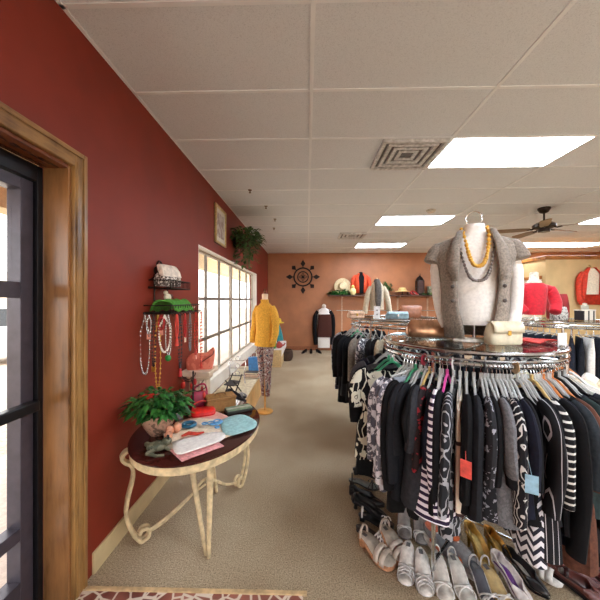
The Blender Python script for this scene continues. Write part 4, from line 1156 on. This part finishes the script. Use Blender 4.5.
for i, ang in enumerate([160, 168, 176, 184, 191, 198, 205, 212, 219, 226, 233, 240, 247, 254, 261, 268, 275, 282, 289, 296, 304, 312]):
    if ang == 247:
        garment('white_trousers', 'single white trousers among dark jeans on right rear rack', 'trousers', RK3, ang, ZR, WHITE, 'pants', .8, None, seed=i, Rr=.54, w=.16, hem=.13)
        continue
    lb = 'dark blue jeans hanging on the right rear round rack'
    garment('jeans', lb, 'jeans', RK3, ang, ZR, DEN[i % 2], 'pants', .8, None, seed=160 + i, Rr=.54, w=.17, hem=.13, group='dark jeans on the right rear rack')

# ------------------------------------------------------------------ things on the front rack's glass top
GT = ZT + .0125
def shell(m, secs, open_deg, n=40, p=.9):
    rows = []
    for (z, cx, cy, rx, ry), o in zip(secs, open_deg):
        row = []
        for k in range(n + 1):
            a = -pi / 2 + R(o) + (2 * pi - 2 * R(o)) * k / n
            ca, sa = cos(a), sin(a)
            row.append((cx + rx * math.copysign(abs(ca) ** p, ca), cy + ry * math.copysign(abs(sa) ** p, sa), z))
        rows.append(row)
    m.sheet(rows); return m
vq = W(474, 300, 1.93)
vm = thing('torso_mannequin', 'torso display in grey vest and white blouse on front rack', 'mannequin', (vq.x, 1.93, GT), R(-20))
MB().lathe([(.001, 0), (.09, 0), (.092, .008), (.012, .016), (.009, .03), (.009, .2), (.001, .2)], 24).build('stand', CHROME, vm)
z0 = -GT
KX = .86
def ZS(z): return 1.285 + (z - 1.285) * 1.075 + z0
def S(l): return [(ZS(z), cx, cy, rx * KX if rx > .1 else rx, ry) for z, cx, cy, rx, ry in l]
SHIRT = cloth((240, 236, 230), .04)
MB().loft(S([(1.36, 0, 0, .13, .09), (1.40, 0, 0, .16, .10), (1.5, 0, 0, .165, .105), (1.6, 0, 0, .175, .11), (1.72, 0, 0, .2, .108), (1.80, 0, 0, .2, .09), (1.85, 0, 0, .15, .07), (1.88, 0, 0, .075, .06), (1.915, 0, -.004, .06, .056), (1.935, 0, -.006, .058, .054)]), 40, .92, .02, 7).build('blouse', SHIRT, vm)
VEST = plain((140, 130, 120), .9, 0, .16, 90, .6, 'knit', .2, .2)
m = MB()
shell(m, S([(1.285, 0, 0, .19, .125), (1.36, 0, 0, .2, .13), (1.44, 0, 0, .21, .134), (1.6, 0, 0, .215, .136), (1.70, 0, 0, .235, .132), (1.765, 0, 0, .262, .115), (1.815, 0, 0, .255, .1), (1.852, 0, 0, .20, .085), (1.885, 0, 0, .11, .075), (1.91, 0, 0, .085, .07)]), [22, 24, 30, 36, 36, 34, 32, 35, 48, 58])
m.build('vest', VEST, vm, solid=.012)
for s in (-1, 1):
    m = MB(); m.tube(spl([(s * .14, 0, ZS(1.83)), (s * .195, 0, ZS(1.805)), (s * .235, -.005, ZS(1.765)), (s * .25, -.01, ZS(1.73))], 4), [.045] * 4 + [.056] * 4 + [.05] * 4 + [.04], 14)
    m.build('cap_sleeve', VEST, vm)
    m = MB()
    e = [(s * .205, .02, 1.76), (s * .232, .02, 1.64), (s * .225, .0, 1.5), (s * .205, -.03, 1.40), (s * .18, -.06, 1.33)] if s > 0 else [(s * .205, .02, 1.76), (s * .215, .03, 1.66), (s * .20, .04, 1.5), (s * .175, .04, 1.4), (s * .15, .03, 1.35)]
    m.tube(spl([(x, y, ZS(z)) for x, y, z in e]), [.04] * 6 + [.036] * 6 + [.036] * 6 + [.038] * 6 + [.04], 12)
    m.build('blouse_sleeve', SHIRT, vm)
    # lapel
    m = MB()
    m.sheet([[(s * .072, -.085, ZS(1.905)), (s * .10, -.075, ZS(1.90))], [(s * .092, -.118, ZS(1.82)), (s * .155, -.105, ZS(1.79))], [(s * .10, -.148, ZS(1.72)), (s * .165, -.128, ZS(1.69))], [(s * .11, -.148, ZS(1.61)), (s * .135, -.14, ZS(1.61))]])
    m.build('lapel', VEST, vm, solid=.012)
    m = MB()
    for zz in (1.66, 1.58, 1.5): m.ell((s * .135, -.135, ZS(zz)), .012, .006, .012, 12, 6)
    m.build('button', plain((70, 62, 58), .35), vm)
m = MB(); m.torus((0, 0, ZS(1.985)), .045, .004, 32, 6, 'Y'); m.tube([(0, 0, ZS(1.92)), (0, 0, ZS(1.95))], .006, 6)
m.build('hanger_ring', CHROME, vm)
MB().loft(S([(1.925, 0, -.006, .062, .058), (1.945, 0, -.006, .058, .054), (1.947, 0, -.006, .03, .03)]), 24, 1).build('neck_cap', SHIRT, vm)
def neck_strand(label, mat, wid, drop, ztop, bead, name='necklace'):
    t = thing(name, label, 'necklace', (vq.x, 1.93, GT), R(-20))
    m = MB(); c = MB(); pts = []
    for i in range(33):
        u = -1 + 2 * i / 32
        x = wid * math.copysign(abs(u) ** .75, u); zz = ztop - drop * (1 - abs(u) ** 2.2)
        y = -.01 - .138 * (1 - abs(u) ** 3) ** .5
        pts.append((x, y, ZS(zz)))
    c.tube(pts, bead * .35, 5); 
    m = c
    for i, p in enumerate(pts): m.ell(p, bead * rng.uniform(.8, 1.2), bead, bead * rng.uniform(.8, 1.3), 8, 6)
    m.build('bead_strand', mat, t)
neck_strand('chunky amber yellow bead necklace on the vest mannequin', plain((216, 164, 62), .35), .072, .235, 1.925, .012)
neck_strand('longer grey silver bead necklace on the vest mannequin', plain((120, 112, 108), .3, .5), .10, .25, 1.86, .010)

def handbag(label, loc, rz, mat, sz=(.24, .1, .15), handle=True, flap=True, clasp=GOLD, name='handbag', sag=0.0):
    t = thing(name, label, 'handbag', loc, rz)
    a, b, h = sz[0] / 2, sz[1] / 2, sz[2]
    MB().loft([(0, 0, 0, a * .92, b * .9), (h * .08, 0, 0, a, b), (h * .5, 0, 0, a * 1.02, b * .95), (h * .85, sag, 0, a * .93, b * .65), (h, sag, 0, a * .86, b * .35)], 28, .55, .02 + sag, 7).build('body', mat, t)
    if flap:
        m = MB(); rows = []
        for i in range(7):
            v = i / 6; rows.append([(a * .9 * (-1 + 2 * k / 10) , (b * .3 - (b * 1.35) * min(1, v * 1.7)) , h * (1.02 - .5 * max(0, v - .35) / .65 - .03 * abs(k - 5) / 5 * 0) + .004) for k in range(11)])
        m.sheet(rows); m.build('flap', mat, t, solid=.005)
        MB().box((0, -b * 1.1, h * .55), (.02, .008, .028)).build('clasp', clasp, t, False, .003)
    if handle:
        MB().tube(spl([(-a * .6, 0, h * .9), (-a * .5, 0, h * 1.35), (0, 0, h * 1.5), (a * .5, 0, h * 1.35), (a * .6, 0, h * .9)]), .007, 6).build('handle', mat, t)
    return t
BRONZE = plain((186, 140, 106), .26, .65, .3, 9, .5, 'bronze_leather')
p = F(431, 337, GT)
handbag('slouchy metallic bronze handbag on front rack glass top', (p.x - .0, p.y + .03, GT), R(-10), BRONZE, (.31, .12, .12), False, False, sag=.012)
p = F(503, 344, GT)
handbag('cream white leather handbag beside the vest mannequin', (p.x, p.y, GT), R(8), plain((224, 212, 184), .35, 0, .06), (.21, .09, .125), False, True)
m = MB(); rows = []
for i in range(7):
    v = i / 6; rows.append([(-.14 + .28 * u / 10, -.05 + .1 * v + .01 * sin(u), .006 + .008 * (1 + sin(u * .9 + v * 3))) for u in range(11)])
p = F(530, 343, GT)
m.sheet(rows); tag(m.build('red_scarf', cloth((186, 64, 58)), None, solid=.006, loc=(p.x, p.y, GT + .001), rz=R(12)), 'folded rust red scarf on glass top right of white handbag', 'scarf')
m = MB(); m.torus((0, 0, .008), .1, .007, 40, 6, 'Z', 1.0, .5); m.torus((.02, .01, .016), .085, .006, 40, 6, 'Z', 1.0, .45)
p = F(468, 341, GT); tag(m.build('belt', plain((222, 216, 204), .35), None, loc=(p.x, p.y - .03, GT + .001)), 'coiled white belt at the foot of vest mannequin', 'belt')
m = MB(); m.box((0, 0, .06), (.075, .003, .12), rx=R(-8))
p = W(549, 352, 1.64)
t = thing('size_sign', 'small white card sign at the right of front rack', 'sign', (RK1[0] + .41, 1.74, GT), R(20))
MB().box((0, 0, .035), (.075, .004, .07)).build('card', plain((240, 238, 234), .5), t, False)
MB().box((0, 0, .003), (.06, .03, .006)).build('base', CLEARPL, t, False)
dv = MB()
# round size dividers on the ring, white discs between hangers
for i, ang in enumerate((219, 236, 252, 268)):
    a = R(ang + .1)
    o = MB(Matrix.Rotation(pi / 2, 4, 'X')).lathe([(.017, -.0015), (.033, -.0015), (.033, .0015), (.017, .0015)], 24)
    ob = o.build('size_divider', plain([(150, 40, 60), (226, 224, 220), (60, 60, 66), (190, 160, 120)][i], .4), None, loc=(RK1[0] + RR * cos(a), RK1[1] + RR * sin(a), ZR), rz=a)
    tag(ob, ['dark red round size divider on front rack ring', 'white round size divider on front rack ring', 'black round size divider on front rack ring', 'tan round size divider on front rack ring'][i], 'size divider')

# ------------------------------------------------------------------ things on the second rack
GT2 = ZT + .05 + .0125
q = W(377, 300, 3.62)
t = thing('torso_mannequin', 'small torso in pale cardigan with grey scarf on second rack', 'mannequin', (q.x, 3.62, GT2))
t.scale = (.78, .85, .97)
z0 = -GT2
CARD = cloth((206, 192, 168), .08)
MB().lathe([(.001, 0), (.07, 0), (.07, .008), (.01, .015), (.008, .1), (.001, .1)], 20).build('stand', CHROME, t)
MB().loft(S([(1.40, 0, 0, .12, .08), (1.48, 0, 0, .115, .08), (1.58, 0, 0, .12, .085), (1.66, 0, 0, .12, .07), (1.71, 0, 0, .06, .05), (1.73, 0, 0, .035, .035), (1.735, 0, 0, .02, .02)]), 26, .95, .04, 7).build('cardigan', CARD, t)
for s in (-1, 1): MB().tube(spl([(s * .09, 0, 1.68 + z0), (s * .13, 0, 1.62 + z0), (s * .165, -.01, 1.5 + z0), (s * .19, -.02, 1.36 + z0)]), [.038] * 6 + [.042] * 6 + [.04] * 6 + [.035], 10).build('sleeve', CARD, t)
MB().loft(S([(1.42, 0, -.085, .03, .018), (1.5, 0, -.09, .045, .02), (1.6, 0, -.09, .05, .025), (1.67, 0, -.07, .05, .04), (1.73, 0, -.0, .05, .05), (1.75, 0, 0, .035, .035)]), 18, 1, .12, 5).build('scarf', cloth((104, 100, 96)), t)
MB().tube([(0, 0, 1.73 + z0), (0, 0, 1.80 + z0)], .008, 8).build('neck_rod', plain((220, 200, 150), .4), t)
p = W(410, 320, 3.6)
handbag('brown leather handbag on the second rack', (p.x, 3.62, GT2), R(-6), plain((150, 92, 62), .4), (.27, .11, .14), False, False, sag=.02)
p = W(396, 322, 3.4)
handbag('light blue folded clutch on the second rack', (p.x, 3.36, GT2), 0, plain((150, 180, 190), .5), (.25, .08, .07), False, True, SILV)
t = thing('size_sign', 'upright white card sign before cardigan torso on second rack', 'sign', (W(377, 320, 3.3).x, 3.3, GT2))
MB().box((0, 0, .07), (.065, .004, .14)).build('card', plain((238, 234, 228), .5), t, False)
MB().box((0, -.003, .095), (.012, .003, .014)).box((0, -.003, .05), (.012, .003, .014)).build('mark', plain((90, 90, 90), .5), t, False)
MB().box((0, 0, .003), (.06, .04, .006)).build('base', CLEARPL, t, False)
p = W(352, 316, 3.55)
handbag('pale peach folded clutch at left of second rack', (p.x + .04, 3.52, GT2), R(10), plain((216, 180, 150), .5), (.2, .09, .07), False, True)

# ------------------------------------------------------------------ things on the third rack
q = W(534, 300, 3.9)
t = thing('torso_mannequin', 'white torso wearing bright red puff-sleeved sweater at right', 'mannequin', (q.x, 3.9, GT))
z0 = -GT
RS = plain((204, 22, 44), .75, 0, .08, 40, .3, 'red_knit', .2)
MB().lathe([(.001, 0), (.08, 0), (.08, .008), (.01, .015), (.01, .1), (.001, .1)], 20).build('stand', CHROME, t)
MB().loft(S([(1.33, 0, 0, .13, .09), (1.40, 0, 0, .145, .1), (1.52, 0, 0, .16, .105), (1.62, 0, 0, .18, .1), (1.68, 0, 0, .17, .085), (1.705, 0, 0, .1, .07)]), 30, .92, .03, 9).build('sweater', RS, t)
for s in (-1, 1): MB().tube(spl([(s * .13, 0, 1.675 + z0), (s * .20, 0, 1.65 + z0), (s * .235, -.01, 1.57 + z0), (s * .235, -.05, 1.46 + z0), (s * .18, -.1, 1.36 + z0)]), [.05] * 6 + [.065] * 6 + [.066] * 6 + [.062] * 6 + [.045], 12).build('sleeve', RS, t)
MB().loft(S([(1.68, 0, 0, .11, .07), (1.72, 0, 0, .09, .062), (1.745, 0, 0, .055, .05), (1.80, 0, 0, .048, .046), (1.825, 0, 0, .05, .048), (1.835, 0, 0, .03, .03)]), 22, 1).build('neck', plain((236, 224, 206), .4), t)
p = W(564, 316, 4.1)
t = handbag('tall red and dark tote bag beside red sweater torso', (p.x, 4.2, GT), 0, plain((150, 26, 32), .5, 0, .3, 8), (.28, .1, .34), False, False)
p = W(563, 318, 3.9)
handbag('silver sequin handbag before the red tote', (p.x, 3.96, GT), R(5), mottled([(150, 150, 150), (226, 226, 222), (96, 98, 100), (190, 190, 186)], 40, .2), (.22, .08, .17), False, False)
p = W(590, 322, 3.9)
t = thing('gift_box', 'white box with dark stripes at right end of jeans rack', 'box', (p.x - .02, 3.95, GT), R(6))
MB().box((0, 0, .06), (.17, .12, .12)).build('body', stripes((232, 226, 212), (50, 46, 46), .07, 'X', .7), t, False, .003)
MB().box((0, 0, .127), (.178, .128, .015)).build('lid', plain((228, 222, 208), .5), t, False, .003)
t = thing('perfume_bottle', 'glass jar with pale lid on the striped white box', 'bottle', (p.x - .02, 3.95, GT + .135))
MB().lathe([(.001, 0), (.035, 0), (.04, .01), (.04, .05), (.02, .06), (.001, .06)], 16).build('jar', plastic_clear((214, 220, 206), .6), t)
MB().lathe([(.001, .06), (.024, .06), (.024, .08), (.001, .084)], 14).build('lid', plain((200, 180, 160), .5), t)
# red jacket hanging on the beige partition
q = W(588, 268, PY)
t = thing('hanging_jacket', 'orange red jacket with cream top hung on beige wall', 'jacket', (q.x, PY - .04, q.z))
OR = plain((200, 58, 36), .8, 0, .12, 20, .3)
MB().tube([(-.2, -.04, -.1), (0, -.04, 0), (.2, -.04, -.1)], .012, 6).tube([(0, -.04, 0), (0, .0, .06), (0, .04, .06)], .008, 6).build('hanger', TANPL, t)
MB().loft([(-.62, 0, -.04, .16, .05), (-.3, 0, -.04, .17, .055), (-.12, 0, -.04, .19, .05), (-.04, 0, -.04, .08, .04), (-.02, 0, -.04, .06, .03)], 24, .8).build('cream_top', CREAM, t)
m = MB(); shell(m, [(-.86, 0, -.05, .27, .085), (-.4, 0, -.05, .25, .085), (-.14, 0, -.05, .22, .075), (-.05, 0, -.05, .12, .06), (-.0, 0, -.05, .08, .055)], [46, 40, 36, 40, 50]); m.v = [Vector((v.x, min(v.y, .035), v.z)) for v in m.v]
m.build('jacket', OR, t, solid=.02)
for s in (-1, 1): MB().tube(spl([(s * .2, -.05, -.12), (s * .27, -.05, -.25), (s * .3, -.06, -.55), (s * .28, -.08, -.8)]), [.055] * 6 + [.06] * 6 + [.055] * 6 + [.05], 10).build('sleeve', OR, t)

# ================================================================== BACK WALL SHELF
sz = W(380, 295, 8.95).z
x0, x1 = W(328, 295, 8.95).x, W(446, 295, 8.95).x
t = thing('wall_shelf', 'long dark wooden display shelf on the terracotta back wall', 'shelf', ((x0 + x1) / 2, Y1, sz - .04))
hw = (x1 - x0) / 2
MB().b2(-hw, hw, -.3, -.0, 0, .04).build('board', wood((84, 48, 30), (52, 28, 18), 'X', 4, .4, 'dark_wood'), t, False, .005)
for xx in (W(342, 300, 9.05).x, W(398, 300, 9.05).x, W(428, 300, 9.05).x):
    xx -= (x0 + x1) / 2
    MB().b2(xx - .02, xx + .02, -.02, 0, -1.2, .0).b2(xx - .012, xx + .012, -.26, -.02, -.05, 0).build('bracket', plain((196, 160, 132), .5), t, False)
MB().tube([(-hw + .25, -.16, -.42), (hw - .3, -.16, -.42)], .014, 8).build('hanging_rail', CHROME, t)
SZ = sz + .0005
def BX(px): return W(px, 290, 8.93).x
m = foliage(21, 380, .32, .12, .16, .13, .034, .06, .3); m.v = [Vector((v.x, min(v.y, .12), max(v.z, .0))) for v in m.v]
tag(m.build('leaf_garland', LEAF2, None, False, loc=(BX(340), 8.93, SZ)), 'green leaf garland at the left end of the back shelf', 'plant')
t = thing('straw_hat', 'wide pale straw hat propped upright on back shelf', 'hat', (BX(343), 9.02, SZ))
M = Matrix.Translation((0, -.01, .255)) @ Matrix.Rotation(R(82), 4, 'X')
MB(M).lathe([(.255, 0), (.25, .012), (.14, .018), (.13, .02), (.001, .02), (.001, .0)], 40).build('brim', plain((222, 202, 160), .8, 0, .1, 30, .3), t)
MB(M).lathe([(.14, .012), (.13, .07), (.10, .1), (.001, .105)], 28).build('crown', plain((226, 206, 166), .8, 0, .1, 30, .3), t)
t = thing('small_vase', 'small cream and yellow vase before the straw hat', 'vase', (BX(352.5), 8.86, SZ))
MB().lathe([(.001, 0), (.06, 0), (.1, .08), (.09, .16), (.05, .2), (.06, .22), (.05, .22), (.04, .2), (.001, .16)], 18).build('vase', plain((232, 212, 150), .4), t)
MB().ell((0, 0, .24), .05, .05, .05, 10, 8).build('flower', plain((240, 220, 130), .6), t)
def torso(label, loc, body, inner, hgt=.62, wd=.25):
    t = thing('torso_mannequin', label, 'mannequin', loc)
    MB().lathe([(.001, 0), (.1, 0), (.1, .01), (.012, .02), (.012, .1), (.001, .1)], 16).build('stand', IRON, t)
    MB().loft([(.05, 0, 0, wd * .55, .09), (hgt * .5, 0, 0, wd * .55, .1), (hgt * .8, 0, 0, wd * .6, .09), (hgt * .9, 0, 0, wd * .3, .06), (hgt, 0, 0, .055, .05), (hgt * 1.03, 0, 0, .04, .04)], 22).build('torso', inner, t)
    m = MB(); shell(m, [(.06, 0, 0, wd * .75, .115), (hgt * .5, 0, 0, wd * .68, .115), (hgt * .8, 0, 0, wd * .75, .1), (hgt * .92, 0, 0, wd * .4, .075), (hgt * .97, 0, 0, wd * .3, .07)], [16, 20, 22, 24, 30]); m.build('jacket', body, t, solid=.016)
    for s in (-1, 1): MB().tube(spl([(s * wd * .55, 0, hgt * .86), (s * wd * .85, 0, hgt * .74), (s * wd * .98, -.01, hgt * .45), (s * wd * 1.0, -.03, hgt * .16)]), [.05] * 6 + [.06] * 6 + [.055] * 6 + [.045], 10).build('sleeve', body, t)
    return t
torso('torso in orange red jacket over black on back shelf', (BX(361), 8.95, SZ), plain((212, 74, 38), .7), BLACK, .66, .26)
m = foliage(23, 220, .16, .1, .30, .12, .024, .1, .4); m.v = [Vector((v.x, min(v.y, .12), max(v.z, .0))) for v in m.v]
t = thing('potted_plant', 'leafy green plant on back shelf behind the cardigan torso', 'plant', (BX(386), 8.93, SZ))
MB().lathe([(.001, 0), (.07, 0), (.09, .12), (.08, .12), (.001, .1)], 16).build('pot', plain((120, 70, 50), .6), t)
m.v = [v + Vector((0, 0, .12)) for v in m.v]; m.build('foliage', LEAF, t, False)
t = thing('sun_hat', 'cream brimmed hat on a stand along back shelf', 'hat', (BX(402), 8.9, SZ))
MB().lathe([(.001, 0), (.06, 0), (.06, .01), (.012, .02), (.012, .1), (.001, .1)], 14).build('stand', IRON, t)
MB().lathe([(.21, .1), (.2, .115), (.12, .125), (.11, .18), (.08, .215), (.001, .22), (.001, .1)], 28).build('hat', plain((224, 192, 128), .8, 0, .08, 30, .2), t)
for i, (px, lb) in enumerate(((410, 'red and white shoe on back shelf, left of pair'), (415, 'red and white shoe on back shelf, right of pair'))):
    t = thing('shoe', lb, 'shoe', (BX(px), 8.9, SZ), R(25)); heel_pump(t, plain((170, 40, 36), .4), WHITE, plain((60, 20, 20), .4), .26, .08)
t = thing('lantern', 'tall dark domed lantern standing on back shelf', 'lantern', (BX(420), 8.95, SZ))
MB().b2(-.1, .1, -.1, .1, 0, .04).build('base', IRON, t, False, .005)
f = MB()
for sx in (-1, 1):
    for sy in (-1, 1): f.b2(sx * .09 - .01, sx * .09 + .01, sy * .09 - .01, sy * .09 + .01, .04, .42)
f.b2(-.095, .095, -.095, .095, .22, .235)
f.build('frame', IRON, t, False)
MB().b2(-.085, .085, -.085, .085, .042, .42).build('pane', plain((70, 40, 34), .2), t, False)
MB().lathe([(.12, .42), (.11, .45), (.07, .52), (.03, .55), (.02, .57), (.001, .58)], 20).torus((0, 0, .6), .025, .005, 16, 6, 'Y').build('dome', IRON, t)
t = thing('storage_box', 'grey green woven box at right part of back shelf', 'box', (BX(436), 8.93, SZ))
MB().box((0, 0, .12), (.46, .2, .22)).build('body', mottled([(120, 124, 104), (160, 160, 140), (90, 92, 80)], 24), t, False, .01)
MB().box((0, 0, .24), (.48, .21, .03)).build('lid', mottled([(130, 132, 112), (170, 170, 150), (100, 102, 88)], 24), t, False, .008)
m = foliage(29, 110, .17, .07, .07, .1, .022, .0, .3); m.v = [Vector((v.x, v.y, max(v.z, .0))) for v in m.v]
tag(m.build('ivy_sprig', LEAF, None, False, loc=(BX(426), 8.83, SZ)), 'small dark ivy sprig right of the lantern on back shelf', 'plant')
# outfit hung on back wall
q = W(324, 303, 8.95)
t = thing('hanging_outfit', 'black jacket, white blouse and brown vest hung on back wall', 'outfit', (q.x, Y1 - .08, q.z - .1))
t.scale = (.9, 1, .92)
MB().tube([(-.22, 0, -.14), (0, 0, -.03), (.22, 0, -.14)], .014, 6).tube([(0, 0, -.03), (0, .0, .05), (0, .07, .06)], .008, 6).build('hanger', SILV, t)
MB().ell((0, -.01, .0), .07, .05, .08).build('neck_form', plain((214, 200, 186), .5), t)
MB().loft([(-1.35, 0, 0, .2, .05), (-.9, 0, 0, .21, .05), (-.3, 0, 0, .22, .055), (-.12, 0, 0, .16, .05), (-.05, 0, 0, .07, .04)], 24, .8, .05, 9).build('blouse', WHITE, t)
MB().loft([(-1.0, .03, -.03, .25, .055), (-.6, .03, -.03, .24, .055), (-.26, .03, -.03, .22, .055)], 24, .8, .05, 9).build('vest', cloth((74, 42, 36)), t)
for s in (-1, 1): MB().tube(spl([(s * .2, 0, -.16), (s * .28, 0, -.3), (s * .31, -.01, -.7), (s * .27, -.02, -1.25)]), [.06] * 6 + [.075] * 6 + [.07] * 6 + [.06], 10).build('sleeve', BLACK, t)
for i, (px, lb) in enumerate(((304, 'black shoe on carpet at back wall, left one'), (311, 'black shoe on carpet at back wall, middle one'), (319, 'black shoe on carpet at back wall, right one'))):
    p = F(px, 353); t = thing('shoe', lb, 'shoe', (p.x, p.y, 0), R(30 * i - 30)); heel_pump(t, BLACK, CHAR, BLACK, .26, .04)

# ================================================================== SHOES UNDER THE FRONT RACK
SILVSTR = plain((224, 222, 222), .35, .3, .1, 60, .2); WHT = plain((236, 232, 226), .45); BLKL = plain((24, 24, 27), .3); GREYL = plain((130, 130, 136), .4)
CORK = plain((188, 136, 100), .7, 0, .15, 60); BROWNL = plain((84, 40, 34), .35); PURP = plain((92, 36, 120), .4)
SHOES = [
 # label, px, py, rz, kind, args
 ('black sandal farthest along the aisle edge of shoes', 366, 474, 95, 'sandal', (BLKL, BLKL, 'cross', .24, .04)),
 ('black strap shoe with grey insole, second along the aisle edge', 364, 487, 80, 'sandal', (BLKL, BLKL, 'strap', .25, .035, .012, plain((120, 130, 128), .5))),
 ('black wedge shoe third along the aisle edge', 368, 503, 70, 'pump', (BLKL, plain((96, 98, 104), .5), BLKL, .24, .04)),
 ('black pump lying fourth along the aisle edge', 371, 514, 60, 'pump', (BLKL, plain((70, 70, 76), .5), BLKL, .24, .045)),
 ('black and white sandal beside the dark pumps', 376, 524, 72, 'sandal', (BLKL, WHT, 'strap', .24, .03)),
 ('silver and black sandal nearest the wedge slides on the aisle', 372, 539, 50, 'sandal', (BLKL, SILVSTR, 'cross', .23, .02)),
 ('tan cork-soled white wedge sandal, left of pair', 376, 556, 42, 'sandal', (CORK, plain((206, 194, 182), .5), 'slide', .25, .05, .024, plain((186, 176, 162), .6), 1.3)),
 ('tan cork-soled white wedge sandal, right of pair', 394, 551, 22, 'sandal', (CORK, plain((206, 194, 182), .5), 'slide', .25, .05, .024, plain((186, 176, 162), .6), 1.3)),
 ('white strappy sandal behind wedge slides, left of pair', 404, 528, -15, 'sandal', (GREYL, WHT, 'strap', .22, .07, .006, plain((176, 174, 172), .5))),
 ('white strappy sandal behind wedge slides, right of pair', 420, 533, -12, 'sandal', (GREYL, WHT, 'strap', .22, .07, .006, plain((176, 174, 172), .5))),
 ('silver woven slide sandal at front, left of pair', 407, 570, -24, 'sandal', (SILVSTR, SILVSTR, 'cross', .22, .08, .006, plain((226, 222, 216), .4))),
 ('silver woven slide sandal at front, right of pair', 423, 579, -12, 'sandal', (SILVSTR, SILVSTR, 'cross', .22, .08, .006, plain((226, 222, 216), .4))),
 ('white slingback heel at front, left of pair', 441, 584, -8, 'sandal', (WHT, WHT, 'thong', .22, .08, .008, plain((206, 200, 192), .5))),
 ('white slingback heel at front, right of pair', 460, 587, 0, 'sandal', (WHT, WHT, 'thong', .22, .08, .008, plain((196, 190, 182), .5))),
 ('grey and orange sneaker, left of pair', 441, 552, 20, 'sneaker', (plain((120, 118, 122), .6), plain((206, 110, 80), .5), WHT)),
 ('grey and orange sneaker, right of pair', 462, 562, 16, 'sneaker', (plain((132, 128, 130), .6), plain((214, 104, 48), .5), WHT)),
 ('gold pump with pointed heel cup, left of pair', 481, 561, 8, 'pump', (plain((206, 170, 96), .3, .6), plain((214, 186, 120), .5), GOLD, .22, .09)),
 ('gold pump beside striped hem, right of pair', 503, 567, 10, 'pump', (plain((186, 142, 74), .28, .8), plain((196, 160, 90), .5), GOLD, .22, .09)),
 ('silver open-toe heel at front between white and purple shoes', 484, 594, 2, 'sandal', (SILVSTR, SILVSTR, 'strap', .24, .06, .01, plain((80, 80, 88), .5))),
 ('silver and pale strap heel at front beside the purple shoe', 497, 595, 6, 'sandal', (SILVSTR, WHT, 'strap', .24, .06, .01, plain((186, 160, 110), .5))),
 ('purple lined pump at the front', 514, 592, 18, 'pump', (plain((214, 208, 206), .35), PURP, SILVSTR, .21, .07)),
 ('black pump with pale lining right of purple shoe', 527, 582, 24, 'pump', (BLKL, plain((170, 164, 156), .5), BLKL, .21, .05)),
 ('white slide shoe under dark dresses, left of pair', 536, 571, 36, 'sandal', (WHT, WHT, 'slide', .24, .02)),
 ('white slide shoe under dark dresses, right of pair', 548, 566, 36, 'sandal', (plain((196, 190, 182), .5), plain((200, 196, 190), .5), 'slide', .24, .02)),
 ('burgundy loafer at right front, nearest of three', 580, 592, 40, 'pump', (BROWNL, plain((60, 34, 30), .5), BLKL, .235, .025, None, 1.25)),
 ('burgundy loafer at right front, middle of three', 573, 576, 42, 'pump', (plain((76, 34, 34), .35), plain((50, 34, 32), .5), BLKL, .235, .025, None, 1.25)),
 ('dark brown loafer at right front, farthest of three', 572, 562, 44, 'pump', (plain((54, 34, 32), .35), plain((50, 34, 32), .5), BLKL, .235, .025, None, 1.25)),
 ('tan shoe at right photo edge beneath black dresses', 597, 556, 30, 'pump', (plain((176, 124, 60), .4), plain((120, 84, 50), .5), BLKL, .25, .03)),
 ('dark red loafer in lower right corner', 597, 577, 40, 'pump', (plain((90, 30, 34), .35), plain((60, 34, 32), .5), BLKL, .235, .025, None, 1.25)),
]
for lb, px, py, rz, kind, args in SHOES:
    p = F(px, py)
    t = thing({'sandal': 'sandal', 'pump': 'pump_shoe', 'sneaker': 'sneaker'}[kind], lb, 'shoe', (p.x, p.y, .001), R(rz))
    {'sandal': sandal, 'pump': heel_pump, 'sneaker': sneaker}[kind](t, *args)

# ================================================================== LIGHT, SKY, CAMERA
sc_ = bpy.context.scene
wd = bpy.data.worlds.new('daylight'); sc_.world = wd; wd.use_nodes = True
bg = wd.node_tree.nodes['Background']
sky = wd.node_tree.nodes.new('ShaderNodeTexSky'); sky.sky_type = 'HOSEK_WILKIE'; sky.turbidity = 6.0; sky.ground_albedo = .5
sky.sun_direction = Vector((.75, -.3, .65)).normalized()
mx = wd.node_tree.nodes.new('ShaderNodeMixRGB'); mx.inputs[0].default_value = .65; mx.inputs[2].default_value = (1, .97, .93, 1)
wd.node_tree.links.new(sky.outputs[0], mx.inputs[1]); wd.node_tree.links.new(mx.outputs[0], bg.inputs[0])
bg.inputs[1].default_value = 2.6
sl = bpy.data.lights.new('sun', 'SUN'); sl.energy = 2; sl.angle = R(1); sl.color = (1, .95, .88)
so = bpy.data.objects.new('sun', sl); C.objects.link(so); so.rotation_euler = Vector((.75, -.3, .75)).to_track_quat('Z', 'Y').to_euler(); so.location = (20, -8, 20)

cam = bpy.data.cameras.new('camera'); cam.sensor_width = 36; cam.lens = 18.0; cam.clip_start = .02
co = bpy.data.objects.new('camera', cam); C.objects.link(co)
co.location = (0, 0, CAMZ); co.rotation_euler = (pi / 2, 0, TH)
sc_.camera = co
sc_.view_settings.view_transform = 'Standard'; sc_.view_settings.look = 'None'; sc_.view_settings.gamma = 1
sc_.view_settings.use_curve_mapping = False
sc_.view_settings.exposure = 1.45
sc_.cycles.use_denoising = True
sc_.cycles.max_bounces = 10; sc_.cycles.diffuse_bounces = 6; sc_.cycles.transparent_max_bounces = 24
sc_.cycles.sample_clamp_indirect = 8
sc_.cycles.caustics_reflective = False; sc_.cycles.caustics_refractive = False
